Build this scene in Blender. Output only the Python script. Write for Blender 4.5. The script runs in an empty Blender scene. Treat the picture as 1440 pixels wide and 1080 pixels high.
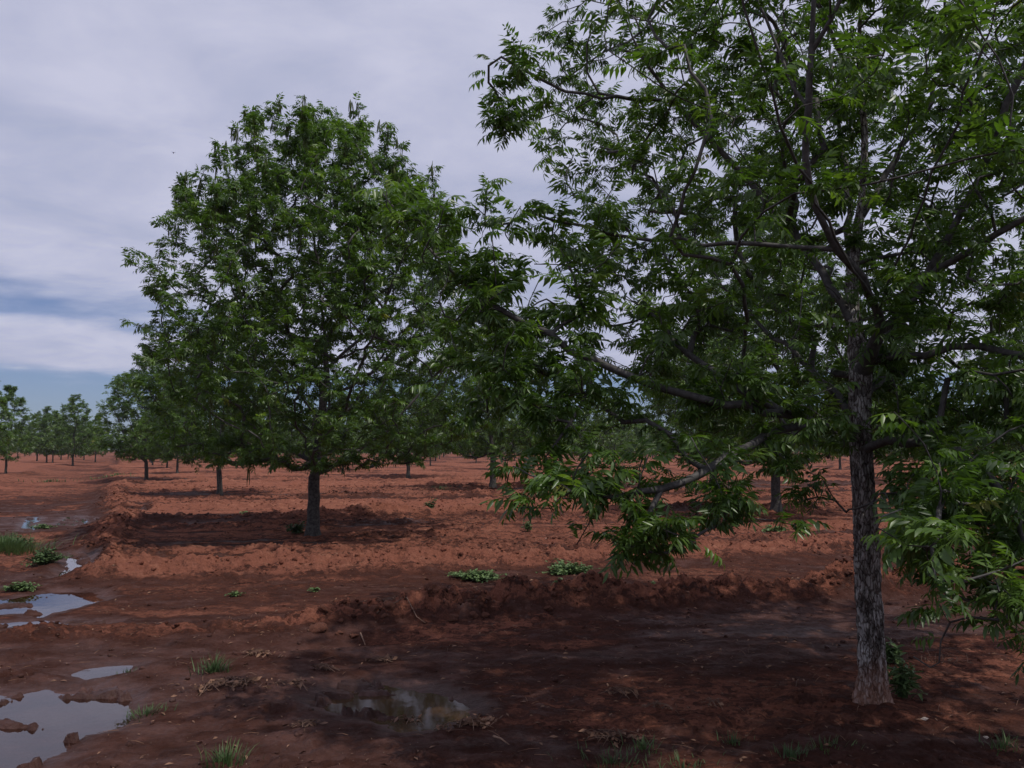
import bpy, math, random
import numpy as np
from mathutils import Vector

random.seed(7)
rng = np.random.default_rng(7)
S = bpy.context.scene
COL = S.collection
R = math.radians

# ------------------------------------------------------------------ camera
EYE = 1.6
PITCH = R(4.7)
FPX = 1120.0                      # focal length in pixels of the 1440 px wide photograph
cam = bpy.data.cameras.new('camera')
cam.sensor_width = 36.0
cam.lens = 28.0
cam.clip_start = 0.05
cam.clip_end = 6000
camo = bpy.data.objects.new('camera', cam)
COL.objects.link(camo)
camo.location = (0, 0, EYE)
camo.rotation_euler = (R(90) + PITCH, 0, 0)
S.camera = camo

# ------------------------------------------------------------------ light
SUN_DIR = Vector((0.36, -0.26, 0.92)).normalized()      # towards the sun
sun_el = math.asin(SUN_DIR.z)
sun_az = math.atan2(SUN_DIR.x, SUN_DIR.y)               # clockwise from +Y
sl = bpy.data.lights.new('sun', 'SUN')
sl.energy = 5.0
sl.angle = R(0.6)
sl.color = (1.0, 0.955, 0.88)
so = bpy.data.objects.new('sun', sl)
COL.objects.link(so)
so.location = (8, -6, 30)
so.rotation_euler = SUN_DIR.to_track_quat('Z', 'Y').to_euler()

S.view_settings.view_transform = 'Standard'
S.view_settings.look = 'None'
S.view_settings.gamma = 1
S.view_settings.use_curve_mapping = False
S.view_settings.exposure = -0.8

W = bpy.data.worlds.new('World')
S.world = W
W.use_nodes = True
nt = W.node_tree
nt.nodes.clear()


class NB:
    """tiny node builder"""
    def __init__(self, tree):
        self.t = tree

    def n(self, kind, props=None, **ins):
        nd = self.t.nodes.new(kind)
        for k, v in (props or {}).items():
            setattr(nd, k, v)
        for k, v in ins.items():
            key = int(k[1:]) if k[0] == 'i' and k[1:].isdigit() else k.replace('_', ' ')
            sock = nd.inputs[key]
            if isinstance(v, bpy.types.NodeSocket):
                self.t.links.new(v, sock)
            else:
                sock.default_value = v
        return nd

    def m(self, op, a, b=0.0, c=0.0, clamp=False):
        nd = self.n('ShaderNodeMath', {'operation': op, 'use_clamp': clamp}, i0=a, i1=b, i2=c)
        return nd.outputs[0]

    def mix(self, f, a, b, blend='MIX'):
        nd = self.n('ShaderNodeMix', {'data_type': 'RGBA', 'blend_type': blend}, i0=f, i6=a, i7=b)
        return nd.outputs[2]

    def ramp(self, f, stops, interp='LINEAR'):
        nd = self.n('ShaderNodeValToRGB', None, i0=f)
        cr = nd.color_ramp
        cr.interpolation = interp
        while len(cr.elements) < len(stops):
            cr.elements.new(0.5)
        for e, (p, c) in zip(cr.elements, stops):
            e.position = p
            e.color = c if len(c) == 4 else (*c, 1)
        return nd.outputs[0]

    def noise(self, vec, scale, detail=4, rough=0.55, dist=0.0, out=0):
        nd = self.n('ShaderNodeTexNoise', None, Vector=vec, Scale=scale, Detail=detail, Roughness=rough, Distortion=dist)
        return nd.outputs[out]

    def map_range(self, v, a, b, c=0.0, d=1.0, smooth=True):
        nd = self.n('ShaderNodeMapRange', {'interpolation_type': 'SMOOTHSTEP' if smooth else 'LINEAR', 'clamp': True},
                    i0=v, i1=a, i2=b, i3=c, i4=d)
        return nd.outputs[0]

    def link(self, a, b):
        self.t.links.new(a, b)


def g(v):
    return (v, v, v, 1)


b = NB(nt)
tc = b.n('ShaderNodeTexCoord')
sky = b.n('ShaderNodeTexSky', {'sky_type': 'NISHITA', 'sun_disc': False, 'sun_elevation': sun_el, 'sun_rotation': sun_az,
                               'altitude': 900.0, 'air_density': 1.0, 'dust_density': 1.2, 'ozone_density': 2.0})
sep = b.n('ShaderNodeSeparateXYZ', None, Vector=tc.outputs['Generated'])
zc = b.m('MAXIMUM', sep.outputs[2], 0.0)
den = b.m('ADD', zc, 0.13)
cx = b.m('DIVIDE', sep.outputs[0], den)
cy = b.m('DIVIDE', sep.outputs[1], den)
cv = b.n('ShaderNodeCombineXYZ', None, X=b.m('MULTIPLY', cx, 0.8), Y=b.m('MULTIPLY', cy, 1.0), Z=0.37).outputs[0]
n1 = b.noise(cv, 0.9, 6, 0.5, 0.25)
n2 = b.noise(cv, 2.6, 8, 0.58, 0.35)
cover = b.m('ADD', b.m('MULTIPLY', n1, 0.7), b.m('MULTIPLY', n2, 0.3))
# the veil of cloud thins out towards the horizon
thin = b.map_range(zc, 0.03, 0.30, 0.17, 0.0)
bandv = b.n('ShaderNodeCombineXYZ', None, X=b.m('MULTIPLY', sep.outputs[0], 1.1), Y=b.m('MULTIPLY', sep.outputs[1], 0.6), Z=b.m('MULTIPLY', zc, 16.0)).outputs[0]
band = b.noise(bandv, 1.0, 4, 0.5, 0.3)
zw = b.m('ADD', zc, b.m('MULTIPLY', b.m('SUBTRACT', band, 0.5), 0.045))
low = b.ramp(zw, [(0.0, g(0.12)), (0.070, g(0.04)), (0.100, g(0.60)), (0.30, g(0.60))])
high = b.ramp(zw, [(0.0, g(0.0)), (0.120, g(0.0)), (0.148, g(0.42)), (0.176, g(0.42)), (0.215, g(0.0)), (0.30, g(0.0))])
# the upper rift of blue opens towards the left (west) and closes overhead of the orchard
rift = b.map_range(b.m('ARCTAN2', sep.outputs[0], sep.outputs[1]), -0.42, -0.08, 1.0, 0.0)
strata = b.m('SUBTRACT', low, b.m('MULTIPLY', high, rift))
bands = b.m('MULTIPLY', b.m('SUBTRACT', strata, 0.5), 0.75)
cov = b.m('ADD', cover, bands)
mask = b.map_range(cov, 0.22, 0.50)
mask = b.m('MULTIPLY', mask, 0.93)
mask = b.m('ADD', mask, 0.03)
cshade = b.ramp(b.m('ADD', b.m('MULTIPLY', n2, 0.55), b.m('MULTIPLY', n1, 0.45)), [(0.36, (8.3, 9.1, 12.6)), (0.49, (10.4, 10.8, 14.2)), (0.60, (12.4, 12.6, 15.8))])
mixc = b.mix(mask, b.mix(1.0, sky.outputs[0], (1.05, 1.2, 1.65, 1), 'MULTIPLY'), cshade)
bg = b.n('ShaderNodeBackground', None, Color=mixc, Strength=0.083)
wo = b.n('ShaderNodeOutputWorld')
b.link(bg.outputs[0], wo.inputs[0])

# ------------------------------------------------------------------ helpers
cp, sp_ = math.cos(PITCH), math.sin(PITCH)


def ray(px, py):
    x = (px - 720) / FPX
    z = -(py - 540) / FPX
    return np.array([x, cp - z * sp_, sp_ + z * cp])


def at(px, py, d):
    r = ray(px, py)
    return np.array([0, 0, EYE]) + r * (d / r[1])


def gp(px, py, z=0.0):
    r = ray(px, py)
    t = (z - EYE) / r[2]
    return (r[0] * t, r[1] * t)


def project(P):
    """pixel of world points"""
    P = np.asarray(P)
    x, y, z = P[:, 0], P[:, 1], P[:, 2] - EYE
    f = y * cp + z * sp_
    up = -y * sp_ + z * cp
    f = np.where(np.abs(f) < 1e-3, 1e-3, f)
    return 720 + FPX * x / f, 540 - FPX * up / f, f


def make_mesh(name, V, faces):
    """faces: list of int arrays (n, k)"""
    me = bpy.data.meshes.new(name)
    V = np.asarray(V, dtype=np.float32)
    faces = [np.asarray(f, dtype=np.int32) for f in faces if len(f)]
    nl = sum(f.size for f in faces)
    npoly = sum(len(f) for f in faces)
    me.vertices.add(len(V))
    me.vertices.foreach_set('co', V.ravel())
    me.loops.add(nl)
    me.loops.foreach_set('vertex_index', np.concatenate([f.ravel() for f in faces]))
    me.polygons.add(npoly)
    starts, o = [], 0
    for f in faces:
        k = f.shape[1]
        starts.append(o + np.arange(len(f)) * k)
        o += f.size
    me.polygons.foreach_set('loop_start', np.concatenate(starts).astype(np.int32))
    me.update(calc_edges=True)
    me.validate()
    return me


def set_attr(me, name, vals):
    a = me.attributes.new(name, 'FLOAT', 'POINT')
    a.data.foreach_set('value', np.asarray(vals, dtype=np.float32))


def smooth(me):
    me.polygons.foreach_set('use_smooth', np.ones(len(me.polygons), dtype=bool))


def obj(name, me, mat=None, parent=None, **props):
    o = bpy.data.objects.new(name, me)
    COL.objects.link(o)
    if mat is not None and me is not None and not me.materials:
        me.materials.append(mat)
    if parent is not None:
        o.parent = parent
    for k, v in props.items():
        o[k] = v
    return o


def empty(name, loc=(0, 0, 0), rz=0.0, **props):
    o = bpy.data.objects.new(name, None)
    COL.objects.link(o)
    o.location = loc
    o.rotation_euler = (0, 0, rz)
    o.empty_display_size = 0.2
    for k, v in props.items():
        o[k] = v
    return o


# ---- numpy noise
def _hash(ix, iy, seed):
    h = ix.astype(np.int64).astype(np.uint32) * np.uint32(374761393) + iy.astype(np.int64).astype(np.uint32) * np.uint32(668265263) + np.uint32(seed * 974711)
    h = (h ^ (h >> np.uint32(13))) * np.uint32(1274126177)
    h = h ^ (h >> np.uint32(16))
    return h * (1 / 4294967295.0)


def vnoise(x, y, seed=0):
    ix = np.floor(x)
    iy = np.floor(y)
    fx = x - ix
    fy = y - iy
    ux = fx * fx * fx * (fx * (fx * 6 - 15) + 10)
    uy = fy * fy * fy * (fy * (fy * 6 - 15) + 10)
    a = _hash(ix, iy, seed)
    b_ = _hash(ix + 1, iy, seed)
    c = _hash(ix, iy + 1, seed)
    d = _hash(ix + 1, iy + 1, seed)
    return (a * (1 - ux) + b_ * ux) * (1 - uy) + (c * (1 - ux) + d * ux) * uy - 0.5


def fbm(x, y, scale, octv=4, seed=0, rough=0.5):
    r = 0
    a = 1.0
    t = 0
    for i in range(octv):
        ca, sa = math.cos(0.6 * i), math.sin(0.6 * i)
        r = r + a * vnoise((x * ca - y * sa) * scale + 13.7 * i, (x * sa + y * ca) * scale + 7.1 * i, seed + i)
        t += a
        a *= rough
        scale *= 2.03
    return r / t * 2.0        # roughly -1..1


def worley(x, y, scale, seed=0):
    """lumps: 1 at the middle of a cell falling to 0 at its edge, with a random size per cell"""
    x = x * scale
    y = y * scale
    ix = np.floor(x)
    iy = np.floor(y)
    best = np.full(np.shape(x), 9.0)
    rnd = np.zeros(np.shape(x))
    for dx in (-1, 0, 1):
        for dy in (-1, 0, 1):
            cx_, cy_ = ix + dx, iy + dy
            px = cx_ + _hash(cx_, cy_, seed)
            py = cy_ + _hash(cx_, cy_, seed + 5)
            d = (px - x) ** 2 + (py - y) ** 2
            k = d < best
            best = np.where(k, d, best)
            rnd = np.where(k, _hash(cx_, cy_, seed + 9), rnd)
    lump = np.clip(1 - best / (0.12 + 0.45 * rnd), 0, 1)
    return np.sqrt(lump) * (0.3 + 0.7 * rnd)


def sst(x, a, b_):
    t = np.clip((x - a) / (b_ - a), 0, 1)
    return t * t * (3 - 2 * t)


# ------------------------------------------------------------------ the lie of the land
AX = R(26.1)
UX, UY = math.cos(AX), math.sin(AX)            # along the tree rows and furrows
VX, VY = -math.sin(AX), math.cos(AX)           # across them, away from the camera


def to_uv(x, y):
    return x * UX + y * UY, x * VX + y * VY


def from_uv(u, v):
    return u * UX + v * VX, u * UY + v * VY


ROWV = [3.4, 15.0] + [28.8 + 13.8 * i for i in range(0, 30)]

# puddles: outline on the ground (drawn where they lie), level, depth
PUD = {
    'puddle': [
        ([(-60, 975), (20, 978), (60, 972), (110, 975), (160, 972), (182, 985), (178, 1012), (150, 1026), (110, 1032), (98, 1056), (60, 1082), (-10, 1120), (-160, 1120)], 0.0, 'large shallow puddle mirroring the pale sky at the lower left'),
        ([(-60, 850), (20, 842), (70, 833), (125, 832), (146, 844), (110, 852), (70, 862), (58, 872), (40, 862), (-60, 866)], 0.0, 'pointed puddle across the ditch bed below the leafy weeds'),
        ([(-60, 880), (10, 878), (60, 872), (110, 877), (160, 874), (150, 882), (70, 888), (-60, 897)], 0.0, 'narrow strip of water lying behind the low mud ridge'),
        ([(84, 812), (90, 790), (102, 779), (124, 780), (121, 797), (106, 809), (80, 816)], 0.0, 'small bright puddle beside the clump of leafy weeds'),
        ([(104, 948), (120, 942), (150, 938), (182, 937), (176, 945), (150, 950), (120, 955)], -0.005, 'thin broken puddle under the muddy wheel rut'),
        ([(440, 985), (470, 966), (520, 962), (560, 968), (600, 975), (650, 990), (660, 1008), (610, 1022), (560, 1030), (520, 1016), (470, 1008)], 0.0, 'brown muddy puddle in the dappled shade, with twigs in it'),
        ([(538, 853), (556, 846), (582, 845), (576, 852)], 0.02, 'tiny puddle just behind the cloddy berm'),
        ([(28, 746), (36, 730), (56, 726), (54, 738), (42, 748)], 0.0, 'small puddle in the ditch beside the tall grass'),
        ([(78, 738), (96, 727), (130, 728), (120, 739)], 0.0, 'broken shallow puddle in the ditch before the cross ridge'),
        ([(150, 724), (160, 719), (196, 719), (188, 724)], 0.0, 'faint wet strip of water right of the ditch'),
    ]
}
PUDDLES = []
for outl, lev, lab in PUD['puddle']:
    PUDDLES.append((np.array([gp(px, py, lev) for px, py in outl]), lev, lab))


def poly_sd(x, y, poly):
    """signed distance, positive inside"""
    n = len(poly)
    d2 = np.full(x.shape, 1e9)
    inside = np.zeros(x.shape, dtype=bool)
    for i in range(n):
        ax, ay = poly[i]
        bx, by = poly[(i + 1) % n]
        ex, ey = bx - ax, by - ay
        wx, wy = x - ax, y - ay
        t = np.clip((wx * ex + wy * ey) / (ex * ex + ey * ey + 1e-12), 0, 1)
        dx, dy = wx - ex * t, wy - ey * t
        d2 = np.minimum(d2, dx * dx + dy * dy)
        c = ((ay > y) != (by > y)) & (x < (bx - ax) * (y - ay) / (by - ay + 1e-12) + ax)
        inside ^= c
    d = np.sqrt(d2)
    return np.where(inside, d, -d)


def ridge(v, v0, w, skew=0.0):
    t = (v - v0) / w
    return np.exp(-(t * t) * (1 + skew * np.sign(t)))


def ground(x, y):
    """height and wetness"""
    x = np.asarray(x, dtype=float)
    y = np.asarray(y, dtype=float)
    u, v = to_uv(x, y)
    r = np.hypot(x, y)
    near = 1 - sst(r, 30, 80)
    vf = v + 0.22 * u                        # furrows and ridges run a little off the tree rows
    wob = 0.25 * fbm(u, v, 0.35, 3, 11)
    cl1 = worley(u + 0.1 * fbm(u, v, 4, 2, 3), v, 5.0, 21)         # fist-size clods
    cl2 = worley(u, v, 11.0, 22)
    cl3 = worley(u, v, 26.0, 23)
    fsel = sst(fbm(u, v, 1.1, 2, 8), -0.1, 0.4)
    rough = 0.5 + 0.5 * fbm(u, v, 0.8, 3, 31)
    h = 0.035 + 0.025 * fbm(u * 0.5, v, 0.45, 3, 1)
    h = h + 0.018 * fbm(u * 0.45, v, 2.0, 4, 2)
    cl0 = worley(u + 0.2 * fbm(u, v, 2, 2, 6), v, 2.6, 20)
    clod = (0.05 * cl0 * fsel + 0.075 * cl1 + 0.05 * cl2 + 0.022 * cl3)
    u = u + 0.9 * fbm(u * 0.0, v, 0.11, 3, 4) * sst(v, 15, 24)
    right = sst(u, -0.5, 0.3)                # planted side of the cross ridge
    dry = np.zeros_like(h)
    tilled = np.zeros_like(h)
    # front berm (curves gently), higher to the right
    vb = 7.76 - 0.22 * u + 0.09 * fbm(u, v * 0, 0.9, 2, 41)
    amp = np.interp(u, [-5, -2, 0.5, 1.3, 1.8, 2.6, 3.0, 5, 9, 10, 12], [0.015, 0.02, 0.025, 0.05, 0.16, 0.13, 0.25, 0.23, 0.22, 0.08, 0.14])
    amp = amp * (0.85 + 0.5 * fbm(u, u * 0, 1.7, 3, 43))
    rb = ridge(v + 0.25 * wob, vb, np.interp(u, [-3, 1, 3], [0.20, 0.22, 0.27]))
    h = h + amp * rb
    tilled = np.maximum(tilled, rb * np.interp(u, [-5, 1.0, 2, 9, 14], [0.5, 0.45, 1, 1, 1]))
    dry = np.maximum(dry, rb * np.interp(u, [-1, 1.0, 2.0], [0.42, 0.5, 0.72]))
    # wheel rut in the foreground, just before the berm on the left
    h = h - 0.085 * ridge(v, vb - 0.75 + 0.1 * wob, 0.28) * sst(-u, -3.6, -1.6)
    h = h + 0.035 * ridge(v, vb - 1.15, 0.16) * sst(-u, -3.4, -1.0) * (0.7 + 0.6 * fbm(u, v, 1.3, 2, 44))
    # second ridge, pale and dry, and the basins of every row beyond
    for i, rv in enumerate(ROWV):
        if i == 0:
            continue
        fade = 1.0 if i < 6 else 0.8
        rv = rv + 0.7
        lo = 11.15 if i == 1 else rv - 3.6
        hi = rv + 3.4
        for k, (v0, a, w) in enumerate(((lo, 0.12 if i == 1 else 0.18, 0.50), (hi, 0.18, 0.40))):
            rr = ridge(vf + wob, v0, w) * right
            h = h + fade * a * rr * (0.8 + 0.5 * fbm(u, v, 0.6, 2, 50 + i * 2 + k))
            tilled = np.maximum(tilled, rr * 0.85)
            dry = np.maximum(dry, rr)
        # furrows between the basins
        for k, (dv, a) in enumerate(((-5.0, 0.10), (-6.4, 0.11), (-2.4, 0.05), (1.9, 0.06))):
            if i == 1 and dv < -3:
                continue
            rr = ridge(vf + wob, rv + dv, 0.35) * right
            h = h + a * rr
            tilled = np.maximum(tilled, rr * 0.5)
        lane = sst(vf, rv + 4.0, rv + 4.6) * (1 - sst(vf, rv + 9.4, rv + 10.0)) * right
        tilled = np.maximum(tilled, lane * 0.35 * sst(rough, 0.35, 0.7))
        dry = np.maximum(dry, lane * 0.9)
        inside = sst(vf, lo + 0.3, lo + 1.0) * (1 - sst(vf, hi - 0.8, hi - 0.2)) * right
        dry = np.maximum(dry, inside * (0.62 + 0.3 * fbm(u, v, 0.5, 3, 60 + i)))
    # smooth pressed track between the first two ridges, with wheel marks
    streak = fbm(u * 0.13, vf, 1.1, 5, 95, 0.62)
    outf = sst(vf, 10.6, 11.4) * right
    h = h + outf * 0.075 * streak
    dry = dry - outf * 0.8 * sst(-streak, 0.10, 0.36)  # dark furrow bands: damp soil plus ridge shadow put into the colour
    tilled = np.maximum(tilled, outf * sst(streak, 0.05, 0.35) * 0.55)
    tr = sst(vf, 8.2, 8.5) * (1 - sst(vf, 10.2, 10.6))
    h = h + tr * (-0.02 - 0.02 * ridge(vf, 9.0, 0.2) - 0.02 * ridge(vf, 9.8, 0.15))
    dry = np.maximum(dry, tr * 0.24 * (1 + 0.8 * fbm(u * 0.3, v, 1.1, 3, 70)))
    # cross ridge and the ditch on its left
    vr = sst(vf, 10.3, 11.2)
    cr = ridge(u + 0.35 * wob, -0.15, 0.42) * vr
    h = h + 0.11 * cr * (0.8 + 0.5 * fbm(u, v, 0.9, 2, 71))
    tilled = np.maximum(tilled, cr)
    dry = np.maximum(dry, cr * 0.7)
    ditch = sst(-u, 0.6, 1.3) * (1 - sst(-u, 4.2, 5.5)) * sst(v, 7.5, 9)
    h = h - 0.055 * ditch
    h = h + ditch * (0.03 * fbm(u, v, 2.2, 4, 96, 0.6) + 0.02 * cl1 * fsel)
    dry = np.maximum(dry, ditch * 0.5 * sst(fbm(u, v, 0.8, 4, 97), -0.05, 0.4))
    lb = ridge(-u + wob, 5.6, 0.8) * sst(v, 9.5, 11)
    h = h + 0.12 * lb
    tilled = np.maximum(tilled, lb * 0.6)
    far_left = sst(-u, 5.0, 6.5)
    dry = np.maximum(dry, far_left * 0.8)
    dry = np.maximum(dry, sst(-u, -0.6, 2) * sst(v, 22, 40) * (0.55 + 0.35 * fbm(u, v, 0.4, 3, 72)))
    # foreground floor round the near tree
    fg = (1 - sst(v, vb - 0.5, vb - 0.2))
    fgd = sst(fbm(u * 0.6, v, 0.55, 4, 81), -0.05, 0.5)
    dry = np.maximum(dry, fg * 0.5 * fgd * sst(u, 0.5, 2.5))
    h = h + fg * 0.03 * fbm(u, v, 0.7, 3, 82) + fg * 0.012 * np.abs(fbm(u * 0.5, v * 1.6, 2.6, 4, 84))
    tilled = np.maximum(tilled, fg * 0.22 * sst(fbm(u, v, 1.1, 3, 83), 0.15, 0.6))
    # low mound at the foot of the near tree
    tx, ty = 2.185, 4.83
    h = h + 0.05 * np.exp(-((x - tx) ** 2 + (y - ty) ** 2) / 0.12)
    base_lumps = 0.13 + 0.9 * tilled + 0.25 * np.clip(dry, 0, 1) * fsel
    h = h + clod * base_lumps * near
    h = h + tilled * 0.08 * fbm(u, v, 3.1, 5, 90, 0.65)
    h = h + (0.005 + 0.004 * fg) * fbm(u, v, 9.0, 4, 91, 0.6)
    # far away the lumps merge: keep rows of low ridges
    h = h + (1 - near) * 0.05 * fbm(u * 0.25, v, 0.5, 3, 92)
    wet = 1 - dry
    # puddles: one signed distance over all of them
    best = np.full(h.shape, -9.0)
    lv = np.zeros_like(h)
    for poly, lev, lab in PUDDLES:
        c = poly.mean(axis=0)
        rad = np.hypot(*(poly - c).T).max() + 1.2
        k = (np.abs(x - c[0]) < rad) & (np.abs(y - c[1]) < rad)
        if not np.any(k):
            continue
        xs, ys = x[k], y[k]
        size = np.hypot(*(poly - c).T).min()
        e = min(0.11, size * 0.5)
        sd = poly_sd(xs, ys, poly) + e * fbm(xs, ys, 2.3, 4, 100, 0.6) * 0.9 + 0.3 * e * fbm(xs, ys, 11, 3, 101)
        up = sd > best[k]
        best[k] = np.where(up, sd, best[k])
        lv[k] = np.where(up, lev, lv[k])
    k = best > -0.6
    if np.any(k):
        sd, lev, xs, ys = best[k], lv[k], x[k], y[k]
        isl = sst(fbm(xs * 0.6, ys * 1.4, 3.6, 5, 102, 0.6), 0.20, 0.40) * 0.050
        tgt = lev - np.clip(sd * 0.16, -0.06, 0.024) + isl * (sd > 0) * (1 - sst(sd, 0.35, 1.0) * 0.6)
        wgt = sst(sd, -0.30, 0.0)
        hh = h[k] * (1 - wgt) + tgt * wgt
        hh = np.where(sd < 0, np.maximum(hh, lev + np.clip(-sd * 0.1, 0, 0.012) + 0.0005), hh)
        h[k] = hh
        wet[k] = np.maximum(wet[k], sst(sd, -0.5, -0.02) * 1.25)
    return h, np.clip(wet, 0, 1.3), tilled


# ------------------------------------------------------------------ materials
def new_mat(name):
    m = bpy.data.materials.new(name)
    m.use_nodes = True
    m.node_tree.nodes.clear()
    return m, NB(m.node_tree)


def principled(b, out_disp=None, **ins):
    p = b.n('ShaderNodeBsdfPrincipled', None, **ins)
    o = b.n('ShaderNodeOutputMaterial')
    b.link(p.outputs[0], o.inputs[0])
    return p


def soil_mat(name='red_soil', use_attr=True):
    m, b = new_mat(name)
    tc = b.n('ShaderNodeTexCoord').outputs['Object']
    mp = b.n('ShaderNodeMapping', None, Vector=tc, Rotation=(0, 0, -AX), Scale=(0.55, 1.15, 1)).outputs[0]
    if use_attr:
        wet = b.n('ShaderNodeAttribute', {'attribute_name': 'wet'}).outputs['Fac']
    else:
        wet = b.n('ShaderNodeValue').outputs[0]
        wet.default_value = 0.35
    nb = b.noise(mp, 0.7, 6, 0.6)
    nm = b.noise(mp, 5.0, 6, 0.65)
    nf = b.noise(tc, 45.0, 5, 0.7)
    wetn = b.m('ADD', wet, b.m('MULTIPLY', b.m('SUBTRACT', nm, 0.5), 0.7))
    wetn = b.m('ADD', wetn, b.m('MULTIPLY', b.m('SUBTRACT', nb, 0.5), 0.55))
    mp2 = b.n('ShaderNodeMapping', None, Vector=tc, Rotation=(0, 0, -AX), Scale=(0.10, 1.0, 1)).outputs[0]
    ns = b.noise(mp2, 1.6, 6, 0.65)
    wetn = b.m('ADD', wetn, b.m('MULTIPLY', b.m('MULTIPLY', b.m('SUBTRACT', ns, 0.47), 1.5), b.map_range(wet, 0.35, 0.95, 1.0, 0.5)))  # stripes along the rows: damp bands, and ridge shadow painted in with them
    nk = b.noise(tc, 3.1, 7, 0.72)
    jv = b.n('ShaderNodeVectorMath', {'operation': 'ADD'}, i0=tc, i1=b.n('ShaderNodeVectorMath', {'operation': 'SCALE'}, i0=b.noise(tc, 6.0, 4, 0.6, out=1), Scale=0.22).outputs[0]).outputs[0]
    dryf = b.map_range(wet, 0.35, 0.95, 1.0, 0.22)
    for sc_, am in ((6.0, 0.34), (15.0, 0.42), (34.0, 0.30)):
        vv_ = b.n('ShaderNodeTexVoronoi', None, Vector=jv, Scale=sc_)
        rv_ = b.n('ShaderNodeSeparateXYZ', None, Vector=vv_.outputs['Color']).outputs[0]
        wetn = b.m('ADD', wetn, b.m('MULTIPLY', b.m('MULTIPLY', b.m('SUBTRACT', b.m('POWER', rv_, 2.0), 0.33), am), dryf))
    mp3 = b.n('ShaderNodeMapping', None, Vector=tc, Rotation=(0, 0, -AX + 0.22), Scale=(0.16, 1.0, 1)).outputs[0]
    n3 = b.noise(mp3, 7.0, 6, 0.7)
    wetn = b.m('ADD', wetn, b.m('MULTIPLY', b.m('MULTIPLY', b.m('SUBTRACT', n3, 0.5), 1.1), dryf))
    wetn = b.m('ADD', wetn, b.m('MULTIPLY', b.m('SUBTRACT', nk, 0.5), 0.7))
    dryc = b.ramp(nm, [(0.30, (0.20, 0.077, 0.053)), (0.52, (0.275, 0.108, 0.070)), (0.76, (0.43, 0.200, 0.132))])
    dryc = b.mix(b.map_range(nb, 0.42, 0.66), dryc, (0.27, 0.104, 0.068, 1))
    wetc = b.ramp(nm, [(0.3, (0.036, 0.0145, 0.0105)), (0.55, (0.066, 0.028, 0.021)), (0.75, (0.102, 0.044, 0.033))])
    f = b.map_range(wetn, 0.26, 0.86)
    colr = b.mix(f, dryc, wetc)
    colr = b.mix(b.map_range(nf, 0.3, 0.7, 0.0, 0.5), colr, b.mix(1.0, colr, (0.55, 0.5, 0.48, 1), 'MULTIPLY'))
    # pale grit
    vor = b.n('ShaderNodeTexVoronoi', None, Vector=tc, Scale=38.0)
    grit = b.m('MULTIPLY', b.m('LESS_THAN', vor.outputs['Distance'], 0.09), b.m('GREATER_THAN', b.n('ShaderNodeSeparateXYZ', None, Vector=vor.outputs['Color']).outputs[0], 0.86))
    colr = b.mix(b.m('MULTIPLY', grit, 0.7), colr, (0.42, 0.32, 0.26, 1))
    vd = b.n('ShaderNodeTexVoronoi', None, Vector=tc, Scale=17.0)
    dk = b.m('MULTIPLY', b.m('LESS_THAN', vd.outputs['Distance'], 0.2), b.m('GREATER_THAN', b.n('ShaderNodeSeparateXYZ', None, Vector=vd.outputs['Color']).outputs[0], 0.88))
    colr = b.mix(b.m('MULTIPLY', dk, 0.6), colr, (0.05, 0.026, 0.02, 1))
    rgh = b.map_range(wetn, 0.75, 1.5, 0.95, 0.40, smooth=False)
    rgh = b.m('ADD', rgh, b.m('MULTIPLY', b.m('SUBTRACT', nm, 0.5), 0.25), clamp=True)
    bh = b.m('ADD', b.m('MULTIPLY', nf, 0.35), b.m('MULTIPLY', b.noise(tc, 14.0, 6, 0.65), 0.9))
    bump = b.n('ShaderNodeBump', None, Height=bh, Distance=b.map_range(wetn, 0.3, 1.3, 0.075, 0.022), Strength=1.0)
    principled(b, Base_Color=colr, Roughness=rgh, Normal=bump.outputs[0], Specular_IOR_Level=b.map_range(wetn, 0.75, 1.6, 0.03, 0.32))
    return m


def clod_mat():
    m, b = new_mat('soil_clod')
    tc = b.n('ShaderNodeTexCoord').outputs['Object']
    nm = b.noise(tc, 9.0, 5, 0.65)
    c = b.ramp(nm, [(0.3, (0.06, 0.025, 0.018)), (0.55, (0.13, 0.052, 0.034)), (0.8, (0.24, 0.097, 0.06))])
    bump = b.n('ShaderNodeBump', None, Height=b.noise(tc, 60.0, 5, 0.7), Distance=0.01, Strength=0.8)
    principled(b, Base_Color=c, Roughness=0.92, Normal=bump.outputs[0], Specular_IOR_Level=0.15)
    return m


def water_mat(name, tint, rough, ior, turbid=False):
    m, b = new_mat(name)
    tc = b.n('ShaderNodeTexCoord').outputs['Object']
    bump = b.n('ShaderNodeBump', None, Height=b.noise(tc, 6.0, 3, 0.5), Distance=0.0012, Strength=0.5)
    fr = b.n('ShaderNodeFresnel', None, IOR=ior, Normal=bump.outputs[0])
    if turbid:
        tr = b.n('ShaderNodeBsdfDiffuse', None, Color=(*tint, 1))
    else:
        tr = b.n('ShaderNodeBsdfTransparent', None, Color=(*tint, 1))
    gl = b.n('ShaderNodeBsdfGlossy', None, Color=(1, 1, 1, 1), Roughness=rough, Normal=bump.outputs[0])
    ms = b.n('ShaderNodeMixShader', None, i0=fr.outputs[0], i1=tr.outputs[0], i2=gl.outputs[0])
    o = b.n('ShaderNodeOutputMaterial')
    b.link(ms.outputs[0], o.inputs[0])
    return m


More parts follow.
